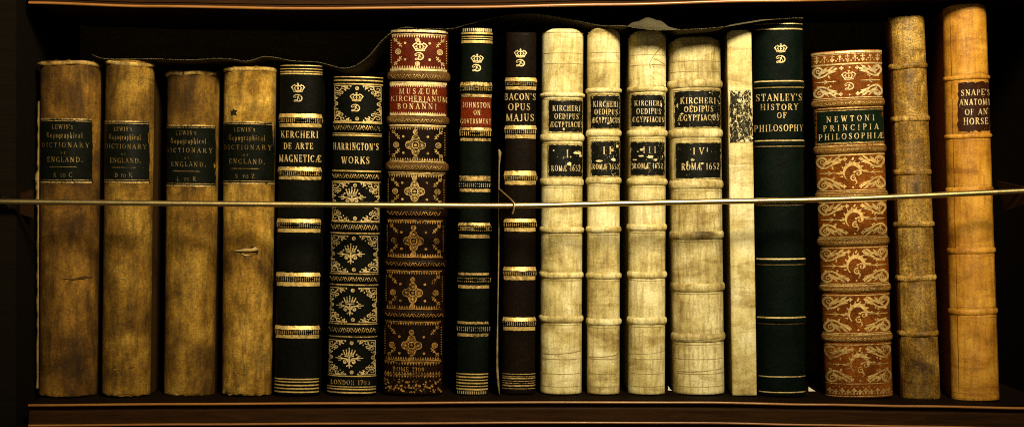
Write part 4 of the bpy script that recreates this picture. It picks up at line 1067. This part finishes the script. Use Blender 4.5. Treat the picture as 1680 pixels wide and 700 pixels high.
for k in range(len(edge) - 1):
    (ax, ay), (bx, by) = edge[k], edge[k+1]; seg = math.hypot(bx - ax, by - ay); nn = max(1, int(seg/2.4))
    for q in range(nn):
        if random.random() < .22: continue
        t0, t1 = q/nn, (q + .62)/nn
        A = W(lerp(ax, bx, t0), lerp(ay, by, t0), interp(YE, ax) - 1.6); B = W(lerp(ax, bx, t1), lerp(ay, by, t1), interp(YE, bx) - 1.6)
        i0 = len(V); r = .45*S*random.uniform(.6, 1.3)
        for c in (A, B):
            for i in range(4): a = 2*PI*i/4; V.append(c + Vector((0, math.cos(a)*r, math.sin(a)*r)))
        for i in range(4): F.append((i0 + i, i0 + (i+1) % 4, i0 + 4 + (i+1) % 4, i0 + 4 + i))
        F.append((i0, i0+1, i0+2, i0+3)); F.append((i0+4, i0+5, i0+6, i0+7))
link('stitching', V, F, M['thread'], flap)

# ------------------------------------------------------------------ slips of white paper
def scrap(label, pts, y0, y1):
    V = [W(px, py, y0) for px, py in pts] + [W(px, py, y1) for px, py in pts]; n = len(pts)
    o = link('paper_scrap', V, [list(range(n)), list(range(n, 2*n))[::-1]] + [(i, (i+1) % n, n + (i+1) % n, n + i) for i in range(n)], M['paper'], None, False)
    o['label'] = label; o['category'] = 'paper'
scrap('white corner of paper beside the foot of the blue black book', [(1326.5, 633.5), (1333, 638), (1338, 641), (1326.5, 641)], 2, 3)
scrap('tiny pale slip of paper between the vellum folios III and IV', [(1096, 632), (1100, 638), (1103, 640), (1096, 639.5)], 10, 11)

# ------------------------------------------------------------------ light, world, camera
def lamp(name, kind, loc, target, energy, colr):
    l = bpy.data.lights.new(name, kind); l.energy = energy; l.color = colr
    o = bpy.data.objects.new(name, l); col.objects.link(o); o.location = loc
    o.rotation_euler = (Vector(target) - Vector(loc)).to_track_quat('-Z', 'Y').to_euler(); return o
key = lamp('reading_lamp', 'SPOT', W(1360, 350, 0) + Vector((0, -1.15, .86)), W(1020, -60, 0), 188, (1.0, .86, .57))
key.data.spot_size = math.radians(36); key.scale = (2.1, 1, 1); key.data.spot_blend = 1.0; key.data.shadow_soft_size = .19
fill = lamp('fill_light', 'AREA', (-.1, -1.5, .25), (0, 0, .17), .95, (1.0, .85, .5)); fill.data.shape = 'RECTANGLE'; fill.data.size = 1.4; fill.data.size_y = .7  # added soft fill behind the camera, lifts the dark recesses
w = bpy.data.worlds.new('World'); scene.world = w; w.use_nodes = True
bg = w.node_tree.nodes['Background']; bg.inputs[0].default_value = (1.0, .78, .40, 1); bg.inputs[1].default_value = .025

cam = bpy.data.cameras.new('camera'); co = bpy.data.objects.new('camera', cam); col.objects.link(co)
co.location = ((CX - 840)*S, -D*S, (660 - CY)*S); co.rotation_euler = (PI/2, 0, 0)
cam.sensor_width = 36; cam.lens = 36*D/1680; cam.shift_x = (840 - CX)/1680; cam.shift_y = -(350 - CY)/1680
cam.clip_start = .05; cam.clip_end = 50
scene.camera = co
scene.render.engine = 'CYCLES'
scene.cycles.use_denoising = False
scene.cycles.filter_width = 1.05
vs = scene.view_settings; vs.view_transform = 'Standard'; vs.look = 'None'; vs.exposure = 0; vs.gamma = 1
